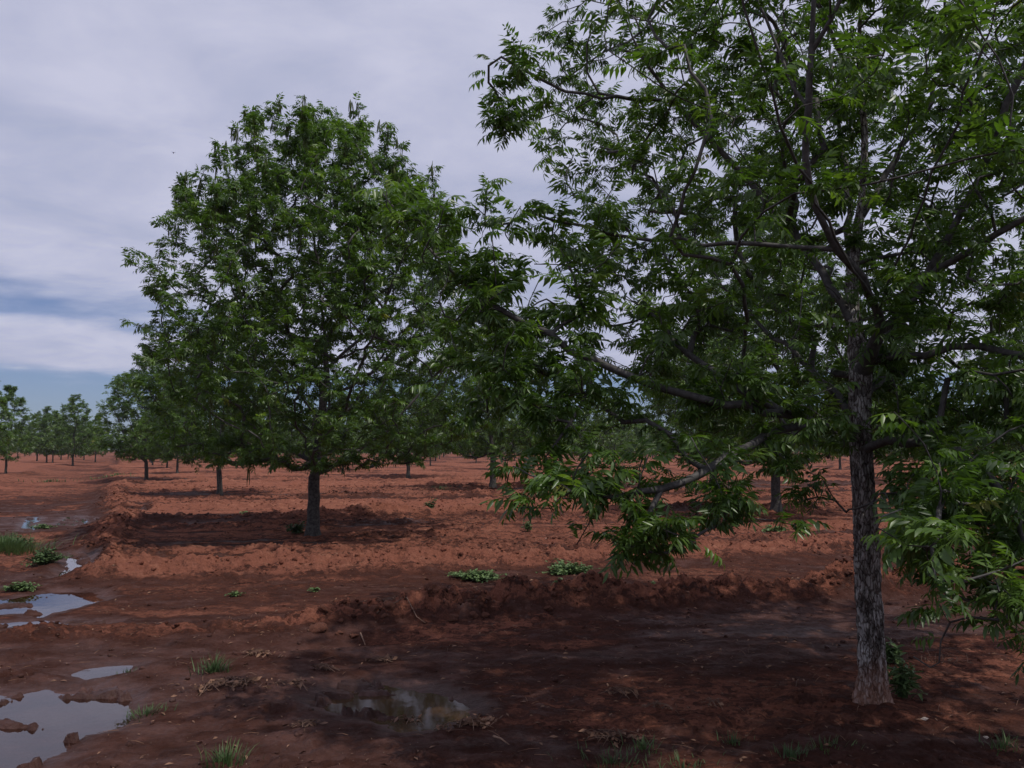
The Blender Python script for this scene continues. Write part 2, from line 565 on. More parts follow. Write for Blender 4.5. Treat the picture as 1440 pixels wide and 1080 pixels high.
def leaf_mat(name, dark, mid, light, trans):
    m, b = new_mat(name)
    t = b.n('ShaderNodeAttribute', {'attribute_name': 'tint'}).outputs['Fac']
    tc = b.n('ShaderNodeTexCoord').outputs['Object']
    nn = b.noise(tc, 1.1, 2, 0.5)
    f = b.m('ADD', b.m('MULTIPLY', t, 0.8), b.m('MULTIPLY', b.m('SUBTRACT', nn, 0.5), 0.5))
    c = b.ramp(f, [(0.05, dark), (0.45, mid), (0.90, light)])
    c = b.mix(b.m('GREATER_THAN', t, 0.985), c, (0.24, 0.24, 0.06, 1))
    p = b.n('ShaderNodeBsdfPrincipled', None, Base_Color=c, Roughness=0.38, Specular_IOR_Level=0.5)
    tr = b.n('ShaderNodeBsdfTranslucent', None, Color=b.mix(1.0, c, trans, 'MULTIPLY'))
    ms = b.n('ShaderNodeMixShader', None, i0=0.36, i1=p.outputs[0], i2=tr.outputs[0])
    o = b.n('ShaderNodeOutputMaterial')
    b.link(ms.outputs[0], o.inputs[0])
    return m


def bark_mat(name='pecan_bark', near=False):
    m, b = new_mat(name)
    tc = b.n('ShaderNodeTexCoord').outputs['Object']
    mp = b.n('ShaderNodeMapping', None, Vector=tc, Scale=(1, 1, 0.30)).outputs[0]
    n1 = b.noise(mp, 26.0, 5, 0.65, 0.4)
    n0 = b.noise(tc, 3.0, 4, 0.6)
    vor = b.n('ShaderNodeTexVoronoi', {'feature': 'DISTANCE_TO_EDGE'}, Vector=b.n('ShaderNodeVectorMath', {'operation': 'ADD'}, i0=mp, i1=b.n('ShaderNodeVectorMath', {'operation': 'SCALE'}, i0=b.noise(mp, 18.0, 3, 0.6, out=1), Scale=0.04).outputs[0]).outputs[0], Scale=46.0)
    crack = b.map_range(vor.outputs[0], 0.0, 0.16, 0.0, 1.0)
    c = b.ramp(n1, [(0.3, (0.035, 0.030, 0.028)), (0.46, (0.14, 0.124, 0.114)), (0.62, (0.44, 0.42, 0.40))])
    # pale lichen and flaked patches
    nl = b.noise(tc, 7.0, 6, 0.7)
    c = b.mix(b.map_range(nl, 0.54, 0.66, 0.0, 0.55), c, (0.50, 0.49, 0.44, 1))
    c = b.mix(b.map_range(n0, 0.45, 0.7, 0.0, 0.55), c, (0.105, 0.082, 0.07, 1))
    c = b.mix(crack, b.mix(1.0, c, (0.28, 0.22, 0.2, 1), 'MULTIPLY'), c)
    # soil splashed up the foot of the trunk
    z = b.n('ShaderNodeSeparateXYZ', None, Vector=tc).outputs[2]
    spl = b.map_range(b.m('ADD', z, b.m('MULTIPLY', b.m('SUBTRACT', n0, 0.5), 0.5)), 0.02, 0.38, 0.7, 0.0)
    c = b.mix(spl, c, (0.26, 0.115, 0.07, 1))
    bh = b.m('ADD', b.m('MULTIPLY', crack, 0.7), b.m('MULTIPLY', n1, 0.6))
    bump = b.n('ShaderNodeBump', None, Height=bh, Distance=0.008, Strength=0.9)
    principled(b, Base_Color=c, Roughness=0.85, Normal=bump.outputs[0], Specular_IOR_Level=0.3)
    return m


def twig_mat():
    m, b = new_mat('branch_bark')
    tc = b.n('ShaderNodeTexCoord').outputs['Object']
    n1 = b.noise(tc, 30.0, 4, 0.6)
    c = b.ramp(n1, [(0.3, (0.030, 0.026, 0.024)), (0.7, (0.095, 0.088, 0.085))])
    bump = b.n('ShaderNodeBump', None, Height=n1, Distance=0.004, Strength=0.7)
    principled(b, Base_Color=c, Roughness=0.7, Normal=bump.outputs[0], Specular_IOR_Level=0.35)
    return m


def plain_mat(name, c1, c2, scale=20.0, rough=0.7, trans=0.0):
    m, b = new_mat(name)
    tc = b.n('ShaderNodeTexCoord').outputs['Object']
    n1 = b.noise(tc, scale, 4, 0.6)
    c = b.mix(b.map_range(n1, 0.3, 0.7), (*c1, 1), (*c2, 1))
    p = b.n('ShaderNodeBsdfPrincipled', None, Base_Color=c, Roughness=rough, Specular_IOR_Level=0.3)
    o = b.n('ShaderNodeOutputMaterial')
    if trans > 0:
        tr = b.n('ShaderNodeBsdfTranslucent', None, Color=c)
        ms = b.n('ShaderNodeMixShader', None, i0=trans, i1=p.outputs[0], i2=tr.outputs[0])
        b.link(ms.outputs[0], o.inputs[0])
    else:
        b.link(p.outputs[0], o.inputs[0])
    return m


M_SOIL = soil_mat()
M_CLOD = clod_mat()
M_WATER = water_mat('puddle_water', (0.72, 0.60, 0.52), 0.02, 1.55)
M_MURKY = water_mat('murky_water', (0.052, 0.029, 0.016), 0.05, 1.20, True)
M_LEAF = leaf_mat('pecan_leaf', (0.030, 0.060, 0.014), (0.078, 0.142, 0.028), (0.21, 0.30, 0.065), (1.7, 1.9, 0.6, 1))
M_BARK = bark_mat()
M_TWIG = twig_mat()
M_FARBARK = plain_mat('shaded_pecan_bark', (0.024, 0.020, 0.018), (0.085, 0.076, 0.070), 22, 0.85)  # darker copy of the bark, with the shade under the crowns put into its colour
M_CATKIN = plain_mat('catkin_green', (0.06, 0.085, 0.025), (0.12, 0.15, 0.05), 10, 0.8, 0.15)
M_WEED = plain_mat('weed_leaf', (0.06, 0.105, 0.035), (0.17, 0.25, 0.09), 14, 0.5, 0.2)
M_GRASS = plain_mat('grass_blade', (0.045, 0.085, 0.028), (0.12, 0.19, 0.06), 6, 0.5, 0.25)
M_DARKGRASS = plain_mat('dull_grass_blade', (0.04, 0.075, 0.025), (0.09, 0.14, 0.05), 6, 0.6, 0.2)
M_STRAW = plain_mat('dry_straw', (0.085, 0.045, 0.03), (0.26, 0.16, 0.11), 8, 0.8)
M_DRY = plain_mat('dead_leaf', (0.07, 0.035, 0.025), (0.26, 0.14, 0.085), 12, 0.8)
M_STONE = plain_mat('pale_stone', (0.42, 0.33, 0.27), (0.62, 0.52, 0.44), 18, 0.85)

# ------------------------------------------------------------------ ground sheet
th_front = np.linspace(R(-42), R(42), 760)
th_side = np.concatenate([np.linspace(R(-180), R(-42), 60)[:-1]])
TH = np.concatenate([th_side, th_front, -th_side[::-1][:-1]])      # closes on itself
rr = [0.4, 1.0, 1.8, 2.6]
r_ = 2.6
while r_ < 1100:
    if r_ < 3.4:
        q = 0.006
    elif r_ < 11:
        q = 0.0036
    elif r_ < 22:
        q = 0.0046
    elif r_ < 45:
        q = 0.009
    elif r_ < 120:
        q = 0.013
    else:
        q = 0.08
    r_ *= 1 + q
    rr.append(r_)
RR = np.array(rr)
nT, nR = len(TH), len(RR)
TT, RRg = np.meshgrid(TH, RR)
GX = (RRg * np.sin(TT)).ravel()
GY = (RRg * np.cos(TT)).ravel()
GH, GWET, GTIL = ground(GX, GY)
idx = np.arange(nT * nR).reshape(nR, nT)
i0 = idx[:-1, :]
i1 = np.roll(idx, -1, axis=1)[:-1, :]
i2 = np.roll(idx, -1, axis=1)[1:, :]
i3 = idx[1:, :]
quads = np.stack([i0, i1, i2, i3], -1).reshape(-1, 4)
# ring order: theta clockwise seen from above -> flip for upward normals
quads = quads[:, ::-1]
V = np.stack([GX, GY, GH], -1)
V = np.vstack([V, [[0, 0, float(GH[:nT].mean())]]])
cen = len(V) - 1
tri = np.stack([np.full(nT, cen), np.roll(idx[0], -1), idx[0]], -1)
me = make_mesh('ground', V, [quads, tri])
set_attr(me, 'wet', np.append(GWET, 1.0))
smooth(me)
obj('ground', me, M_SOIL, kind='structure')
GRID = GH.reshape(nR, nT)


def sheet(vals, x, y):
    x = np.asarray(x, float)
    y = np.asarray(y, float)
    rad = np.clip(np.hypot(x, y), RR[0], RR[-1] - 1)
    th = np.clip(np.arctan2(x, y), TH[0], TH[-1])
    i = np.clip(np.searchsorted(RR, rad) - 1, 0, nR - 2)
    j = np.clip(np.searchsorted(TH, th) - 1, 0, nT - 2)
    a = (rad - RR[i]) / (RR[i + 1] - RR[i])
    c = (th - TH[j]) / (TH[j + 1] - TH[j])
    return (vals[i, j] * (1 - a) + vals[i + 1, j] * a) * (1 - c) + (vals[i, j + 1] * (1 - a) + vals[i + 1, j + 1] * a) * c


def gz(x, y):
    return float(sheet(GRID, [x], [y])[0])


def gzs(x, y):
    return sheet(GRID, x, y)


print('ground', nT, nR, len(me.polygons))

# puddle sheets
for poly, lev, lab in PUDDLES:
    c = poly.mean(axis=0)
    d = poly - c
    L = np.hypot(*d.T)[:, None]
    P = c + d * (1 + 0.14 / np.maximum(L, 0.05))
    # finer outline
    n = len(P)
    out = []
    for i in range(n):
        for t in (0, 0.34, 0.67):
            out.append(P[i] * (1 - t) + P[(i + 1) % n] * t)
    out = np.array(out)
    Vp = np.vstack([[0, 0], out - c])
    Vp = np.hstack([Vp, np.zeros((len(Vp), 1))])
    k = np.arange(1, len(Vp))
    fc = np.stack([np.zeros_like(k), k, np.roll(k, -1)], -1)
    area = 0
    me = make_mesh('puddle', Vp, [fc])
    o = obj('puddle', me, M_MURKY if 'brown' in lab else M_WATER, kind='structure', label=lab)
    o.location = (c[0], c[1], lev)
    if me.polygons[0].normal.z < 0:
        me.flip_normals()


# ------------------------------------------------------------------ tubes
def frames(P):
    T = np.gradient(P, axis=0)
    T /= np.linalg.norm(T, axis=1)[:, None] + 1e-9
    ref = np.array([0.31, 0.87, 0.13])
    if abs(np.dot(T[0], ref)) > 0.9:
        ref = np.array([1.0, 0.1, 0.0])
    A = np.cross(T, ref)
    A /= np.linalg.norm(A, axis=1)[:, None] + 1e-9
    B = np.cross(T, A)
    return A, B


class Bag:
    """collects tubes and sheets into one mesh"""
    def __init__(self):
        self.V = []
        self.Q = []
        self.T = []
        self.n = 0

    def add(self, V, Q=None, T=None):
        self.V.append(np.asarray(V))
        if Q is not None and len(Q):
            self.Q.append(np.asarray(Q) + self.n)
        if T is not None and len(T):
            self.T.append(np.asarray(T) + self.n)
        self.n += len(V)

    def tube(self, P, rad, k):
        P = np.asarray(P, float)
        n = len(P)
        if n < 2:
            return
        rad = np.broadcast_to(np.asarray(rad, float), (n,))
        A, B = frames(P)
        a = np.arange(k) * 2 * math.pi / k
        V = P[:, None, :] + rad[:, None, None] * (np.cos(a)[None, :, None] * A[:, None, :] + np.sin(a)[None, :, None] * B[:, None, :])
        V = V.reshape(-1, 3)
        i = np.arange(n * k).reshape(n, k)
        q = np.stack([i[:-1], np.roll(i, -1, 1)[:-1], np.roll(i, -1, 1)[1:], i[1:]], -1).reshape(-1, 4)
        V = np.vstack([V, P[-1:]])
        t = np.stack([i[-1], np.roll(i[-1], -1), np.full(k, n * k)], -1)
        self.add(V, q, t)

    def mesh(self, name):
        if not self.n:
            return None
        fs = []
        if self.Q:
            fs.append(np.concatenate(self.Q))
        if self.T:
            fs.append(np.concatenate(self.T))
        return make_mesh(name, np.concatenate(self.V), fs)


# ------------------------------------------------------------------ compound leaves
def leaflet(L, w, hi):
    if hi == 2:
        V = np.array([(0, 0, 0), (L * .36, w * .5, .02 * L), (L * .45, 0, -.06 * L), (L * .40, -w * .5, .02 * L), (L, -.05 * L, -.14 * L)], float)
        return V, [], [(0, 1, 2), (0, 2, 3), (1, 4, 2), (2, 4, 3)]
    return leaflet_fine(L, w, hi)


def leaflet_fine(L, w, hi):
    """blade along +x, folded along its midrib, hanging a little"""
    if hi:
        sag = 0.10
        V = [(0, 0, 0),
             (L * .28, w * .44, -.02 * L), (L * .30, 0, -sag * L * .1), (L * .28, -w * .44, -.02 * L),
             (L * .66, w * .40, -.07 * L), (L * .68, 0, -sag * L * .5), (L * .62, -w * .36, -.07 * L),
             (L, -.06 * L, -sag * L * 1.3)]
        V = np.array(V, float)
        V[[1, 3, 4, 6], 2] += 0.16 * w
        Q = [(1, 4, 5, 2), (2, 5, 6, 3)]
        T = [(0, 1, 2), (0, 2, 3), (4, 7, 5), (5, 7, 6)]
        return V, Q, T
    V = np.array([(0, 0, 0), (L * .42, w * .5, .06 * L), (L, 0, -.08 * L), (L * .42, -w * .5, .06 * L)], float)
    return V, [], [(0, 1, 2), (0, 2, 3)]


def rotm(yaw, pitch, roll=0.0):
    cy_, sy = math.cos(yaw), math.sin(yaw)
    cp_, sp = math.cos(pitch), math.sin(pitch)
    cr, sr = math.cos(roll), math.sin(roll)
    Rz = np.array([[cy_, -sy, 0], [sy, cy_, 0], [0, 0, 1]])
    Ry = np.array([[cp_, 0, sp], [0, 1, 0], [-sp, 0, cp_]])      # positive pitch bends +x down
    Rx = np.array([[1, 0, 0], [0, cr, -sr], [0, sr, cr]])
    return Rz @ Ry @ Rx


def compound_leaf(rs, pairs, length, hi, droop, blade=0.105, width=0.030):
    bag = Bag()
    n = 7 if hi is True else 4
    s = np.linspace(0, 1, n)
    pit = -0.45 + droop * s * 1.1                # starts a little up, then bends down
    dx = np.cos(pit)
    dz = -np.sin(pit)
    step = length / (n - 1)
    X = np.concatenate([[0], np.cumsum(dx[:-1] * step)])
    Z = np.concatenate([[0], np.cumsum(dz[:-1] * step)])
    P = np.stack([X, np.zeros(n), Z], -1)
    if hi is True:
        bag.tube(P, np.linspace(.0022, .0010, n), 3)
    else:
        w = .0022
        V = np.vstack([P + [0, w, 0], P - [0, w, 0]])
        i = np.arange(n - 1)
        bag.add(V, np.stack([i, i + 1, i + 1 + n, i + n], -1))
    for k in range(pairs + 1):
        t = 0.24 + 0.76 * k / pairs
        p = np.array([np.interp(t, s, P[:, 0]), 0, np.interp(t, s, P[:, 2])])
        pt = np.interp(t, s, pit)
        sides = (0,) if k == pairs else (1, -1)
        for sd in sides:
            size = (0.72 + 0.5 * math.sin(math.pi * min(1, 0.15 + t * 0.75))) * rs.uniform(.85, 1.12)
            V, Q, T = leaflet(blade * size, width * size, hi)
            if sd == 1:
                V[:, 1] *= -1
                Q = [q[::-1] for q in Q]
                T = [q[::-1] for q in T]
            yaw = sd * R(rs.uniform(42, 66)) if sd else 0
            M = rotm(yaw, pt * 0.55 + R(rs.uniform(4, 42)) * (1 if sd else .6), sd * -R(rs.uniform(5, 30)))
            bag.add(V @ M.T + p, Q, T)
    V = np.concatenate(bag.V)
    Q = np.concatenate(bag.Q) if bag.Q else np.zeros((0, 4), int)
    T = np.concatenate(bag.T) if bag.T else np.zeros((0, 3), int)
    return V, Q, T


rs = random.Random(3)
LEAF_HI2 = [compound_leaf(rs, p, L, 2, dr) for p, L, dr in ((5, .27, .8), (6, .32, 1.0), (4, .22, .6), (5, .26, 1.3), (6, .30, .7), (3, .16, .9))]
rs = random.Random(3)
LEAF_HI = [compound_leaf(rs, p, L, True, dr) for p, L, dr in ((5, .27, .8), (6, .32, 1.0), (4, .22, .6), (5, .26, 1.3), (6, .30, .7), (3, .16, .9))]
LEAF_MID = [compound_leaf(rs, p, L, False, dr, .115, .036) for p, L, dr in ((4, .26, .8), (4, .24, 1.1), (3, .20, .7), (4, .27, 1.3))]
LEAF_LOW = [compound_leaf(rs, 2, L, False, dr, .16, .065) for L, dr in ((.26, .8), (.24, 1.1), (.22, 1.3))]
LEAF_OBJ_MESH = {}


def leaf_proto_mesh(kind, i):
    key = (kind, i)
    if key not in LEAF_OBJ_MESH:
        V, Q, T = {'hi': LEAF_HI, 'mid': LEAF_MID, 'low': LEAF_LOW}[kind][i]
        me = make_mesh('leaf', V, [Q, T])
        set_attr(me, 'tint', np.full(len(V), 0.22 + 0.11 * i))
        me.materials.append(M_LEAF)
        LEAF_OBJ_MESH[key] = me
    return LEAF_OBJ_MESH[key]


def scatter_leaves(protos, pos, yaw, pitch, roll, scale, which, tint):
    """one mesh with every leaf; returns mesh"""
    Vs, Qs, Ts, Cs = [], [], [], []
    off = 0
    for w, (V, Q, T) in enumerate(protos):
        k = np.where(which == w)[0]
        if not len(k):
            continue
        cy_, sy = np.cos(yaw[k]), np.sin(yaw[k])
        cpi, spi = np.cos(pitch[k]), np.sin(pitch[k])
        cr, sr = np.cos(roll[k]), np.sin(roll[k])
        x, y, z = V[:, 0][None], V[:, 1][None], V[:, 2][None]
        s = scale[k][:, None]
        y2 = y * cr[:, None] - z * sr[:, None]
        z2 = y * sr[:, None] + z * cr[:, None]
        x3 = x * cpi[:, None] + z2 * spi[:, None]
        z3 = -x * spi[:, None] + z2 * cpi[:, None]
        x4 = x3 * cy_[:, None] - y2 * sy[:, None]
        y4 = x3 * sy[:, None] + y2 * cy_[:, None]
        P = np.stack([x4 * s, y4 * s, z3 * s], -1) + pos[k][:, None, :]
        n = V.shape[0]
        base = off + np.arange(len(k)) * n
        Vs.append(P.reshape(-1, 3))
        if len(Q):
            Qs.append((base[:, None, None] + Q[None]).reshape(-1, 4))
        if len(T):
            Ts.append((base[:, None, None] + T[None]).reshape(-1, 3))
        Cs.append(np.repeat(tint[k], n))
        off += n * len(k)
    fs = []
    if Qs:
        fs.append(np.concatenate(Qs))
    if Ts:
        fs.append(np.concatenate(Ts))
    me = make_mesh('foliage', np.concatenate(Vs), fs)
    set_attr(me, 'tint', np.concatenate(Cs))
    return me


# ------------------------------------------------------------------ skeletons
class Skel:
    def __init__(self):
        self.P = np.zeros((0, 3))
        self.par = []
        self.tag = []            # 0 trunk, 1.. main limb number, -1 grown
        self.cap = 0

    def add(self, p, parent, tag):
        if len(self.par) >= self.cap:
            self.cap = max(4096, self.cap * 2)
            NP_ = np.zeros((self.cap, 3))
            NP_[:len(self.par)] = self.P[:len(self.par)]
            self.P = NP_
        self.P[len(self.par)] = p
        self.par.append(parent)
        self.tag.append(tag)
        return len(self.par) - 1

    def n(self):
        return len(self.par)

    def nearest(self, p):
        d = np.linalg.norm(self.P[:self.n()] - p, axis=1)
        return int(d.argmin())

    def limb(self, pts, tag, start=None, step=0.13, jit=0.012, r=rng):
        """a drawn limb, smoothed, joined at the nearest node"""
        pts = np.array(pts, float)
        if start is None and self.n():
            start = self.nearest(pts[0])
            pts[0] = self.P[start]
        seg = np.linalg.norm(np.diff(pts, axis=0), axis=1)
        s = np.concatenate([[0], np.cumsum(seg)])
        m = max(3, int(s[-1] / step))
        t = np.linspace(0, s[-1], m)
        Q = np.stack([np.interp(t, s, pts[:, i]) for i in range(3)], -1)
        for _ in range(2):
            Q[1:-1] = 0.25 * Q[:-2] + 0.5 * Q[1:-1] + 0.25 * Q[2:]
        Q[1:-1] += r.normal(0, jit, Q[1:-1].shape)
        par = start if start is not None else -1
        ids = []
        for i, q in enumerate(Q):
            if i == 0 and start is not None:
                continue
            par = self.add(q, par, tag)
            ids.append(par)
        return ids

    def grow(self, pts, r, step=0.13, up=0.5, root=None):
        """join every target to the nearest suitable node with a bent twig; returns ids of tips"""
        tips = []
        for p in pts:
            n = self.n()
            D = p - self.P[:n]
            d = np.linalg.norm(D, axis=1)
            tg = np.asarray(self.tag[:n])
            cost = d + up * np.maximum(0, -D[:, 2] + 0.25 * d) + 0.5 * (tg == 0) * d
            j = int(cost.argmin())
            q = self.P[j].copy()
            pr = self.par[j]
            dirn = q - self.P[pr] if pr >= 0 else np.array([0, 0, 1.0])
            dirn = dirn / (np.linalg.norm(dirn) + 1e-9)
            L = d[j]
            m = max(2, int(L / step))
            c1 = q + dirn * L * 0.35 + np.array([0, 0, 0.08 * L])
            c2 = p - (p - q) * 0.25 + np.array([0, 0, -0.05 * L]) + r.normal(0, 0.05 * L, 3)
            par = j
            for k in range(1, m + 1):
                t = k / m
                x = (1 - t) ** 3 * q + 3 * (1 - t) ** 2 * t * c1 + 3 * (1 - t) * t * t * c2 + t ** 3 * p
                if k < m:
                    x = x + r.normal(0, 0.01, 3)
                par = self.add(x, par, -1)
            tips.append(par)
        return tips

    def radii(self, tip=0.0035, expo=2.3, base=None):
        n = self.n()
        acc = np.zeros(n)
        kids = np.zeros(n, int)
        for i in range(n - 1, -1, -1):
            if kids[i] == 0:
                acc[i] = tip ** expo
            else:
                acc[i] += (0.00045 * tip / 0.0035) ** expo
            p = self.par[i]
            if p >= 0:
                acc[p] += acc[i]
                kids[p] += 1
        rad = acc ** (1 / expo)
        if base is not None:
            k = (base / rad[0])
            # scale the thick end only
            rad = rad * (1 + (k - 1) * np.clip(rad / rad[0], 0, 1) ** 0.5)
        return rad

    def chains(self, rad):
        """split into polylines that follow the thickest child"""
        n = self.n()
        kids = [[] for _ in range(n)]
        for i in range(n):
            p = self.par[i]
            if p >= 0:
                kids[p].append(i)
        out = []
        stack = [(0, -1)]
        while stack:
            i, p = stack.pop()
            ch = [] if p < 0 else [p]
            while True:
                ch.append(i)
                ks = kids[i]
                if not ks:
                    break
                # stay on the same drawn limb, else the thickest
                ks = sorted(ks, key=lambda c: (self.tag[c] == self.tag[i] and self.tag[i] >= 0, rad[c]), reverse=True)
                for c in ks[1:]:
                    stack.append((c, i))
                i = ks[0]
            out.append(ch)
        return out


def branch_parts(sk, rad, origin, root, mat_big, mat_small, rmain=0.018, trunk_builder=None, skip_trunk=False):
    """trunk, each main branch, and the joined twigs"""
    chains = sk.chains(rad)
    tw = Bag()
    P = sk.P[:sk.n()] - origin
    made = 0
    for ci, ch in enumerate(chains):
        pts = P[ch]
        rd = rad[ch].copy()
        if ci == 0:
            if trunk_builder:
                trunk_builder(pts, rd)
                continue
            # a flare at the foot
            rd[0] *= 1.35
            if len(rd) > 2:
                rd[1] *= 1.1
            bg_ = Bag()
            bg_.tube(pts, rd, 14)
            me = bg_.mesh('trunk')
            smooth(me)
            obj('trunk', me, mat_big, root)
            continue
        if len(ch) > 1:
            rd[0] = min(rd[0], rd[1] * 1.25)
        if rd[min(1, len(rd) - 1)] > rmain and made < 60:
            made += 1
            bg_ = Bag()
            bg_.tube(pts, rd, 10)
            me = bg_.mesh('branch')
            smooth(me)
            obj('branch', me, mat_small, root)
        else:
            r1 = rd[min(1, len(rd) - 1)]
            tw.tube(pts, rd, 6 if r1 > 0.012 else (4 if r1 > 0.006 else 3))
    me = tw.mesh('twigs')
    if me:
        smooth(me)
        obj('twigs', me, mat_small, root, kind='stuff')
    return chains


def leaf_sites(sk, rad, tips, r, per_tip, extra_frac, origin, scale=(0.8, 1.2), thin=0.010):
    """positions and headings of the leaves: rosettes at tips, single leaves along thin twigs"""
    n = sk.n()
    P = sk.P[:n]
    par = np.array(sk.par)
    pos, head, tipness = [], [], []
    for t in tips:
        i = t
        chain = [i]
        while par[i] >= 0 and len(chain) < 3:
            i = par[i]
            chain.append(i)
        k = r.poisson(per_tip)
        for _ in range(max(2, k)):
            a = r.random() ** 1.5
            j = min(len(chain) - 2, int(a * (len(chain) - 1)))
            f = a * (len(chain) - 1) - j
            p = P[chain[j]] * (1 - f) + P[chain[j + 1]] * f
            pos.append(p)
            head.append(P[chain[0]] - P[chain[-1]])
            tipness.append(1 - a)
    small = np.where((rad < thin) & (par >= 0))[0]
    ex = r.choice(small, int(len(small) * extra_frac), replace=True)
    for i in ex:
        pos.append(P[i] * (t0 := r.random()) + P[par[i]] * (1 - t0))
        head.append(P[i] - P[par[i]])
        tipness.append(0.0)
    pos = np.array(pos) - origin
    head = np.array(head)
    tipness = np.array(tipness)
    m = len(pos)
    hy = np.arctan2(head[:, 1], head[:, 0])
    vert = np.abs(head[:, 2]) / (np.linalg.norm(head, axis=1) + 1e-9)
    spread = R(75) + R(105) * vert
    yaw = hy + (r.random(m) * 2 - 1) * spread
    pitch = R(-4) + r.normal(0, R(26), m)
    roll = r.normal(0, R(22), m)
    sc = scale[0] + (scale[1] - scale[0]) * r.random(m)
    tint = np.clip(0.15 + 0.35 * r.random(m) + 0.35 * tipness * r.random(m) + (r.random(m) < 0.06) * 0.3, 0, 0.97)
    tint[r.random(m) < 0.002] = 1.0
    return pos, yaw, pitch, roll, sc, tint


def foliage_parts(root, protos, kind, sites, r, n_obj, weight=None, origin=(0, 0, 0), bulk=None):
    pos, yaw, pitch, roll, sc, tint = sites
    which = r.integers(0, len(protos), len(pos))
    if n_obj:
        W_ = pos + np.asarray(origin)
        px, py, f = project(W_)
        vis = (px > -20) & (px < 1460) & (py > -20) & (py < 1100) & (f > 0.5)
        score = np.where(vis, sc / np.maximum(f, 0.1), 0) + 1e-6 * r.random(len(pos))
        if weight is not None:
            score = score * weight(W_)
        pick = np.argsort(-score)[:n_obj]
    else:
        pick = np.array([], int)
    rest = np.setdiff1d(np.arange(len(pos)), pick)
    me = scatter_leaves(bulk or protos, pos[rest], yaw[rest], pitch[rest], roll[rest], sc[rest], which[rest], tint[rest])
    obj('foliage', me, M_LEAF, root, kind='stuff')
    for i in pick:
        o = bpy.data.objects.new('leaf', leaf_proto_mesh(kind, int(which[i])))
        COL.objects.link(o)
        o.parent = root
        o.location = pos[i]
        o.rotation_euler = (float(roll[i]), float(pitch[i]), float(yaw[i]))
        o.scale = (float(sc[i]),) * 3
    return len(rest)


def catkins(root, sites, r, n, length, origin_weight=None, rad=0.0028, strands=5):
    pos = sites[0]
    if origin_weight is not None:
        w = origin_weight(pos)
        w = w / w.sum()
        pick = r.choice(len(pos), n, p=w)
    else:
        pick = np.arange(len(pos))[:n]
    bag = Bag()
    for i in pick:
        for _ in range(r.integers(2, strands + 1)):
            L = length * r.uniform(0.6, 1.2)
            a = r.uniform(0, 6.28)
            off = np.array([math.cos(a), math.sin(a), 0]) * r.uniform(0.01, 0.03)
            t = np.linspace(0, 1, 4)[:, None]
            P = pos[i] + off * np.sqrt(t) * 1.5 + np.array([0, 0, -L]) * t + r.normal(0, 0.006, (4, 3)) * t
            bag.tube(P, np.array([rad * .5, rad, rad, rad * .6]), 3)
    me = bag.mesh('catkins')
    obj('catkins', me, M_CATKIN, root, kind='stuff')


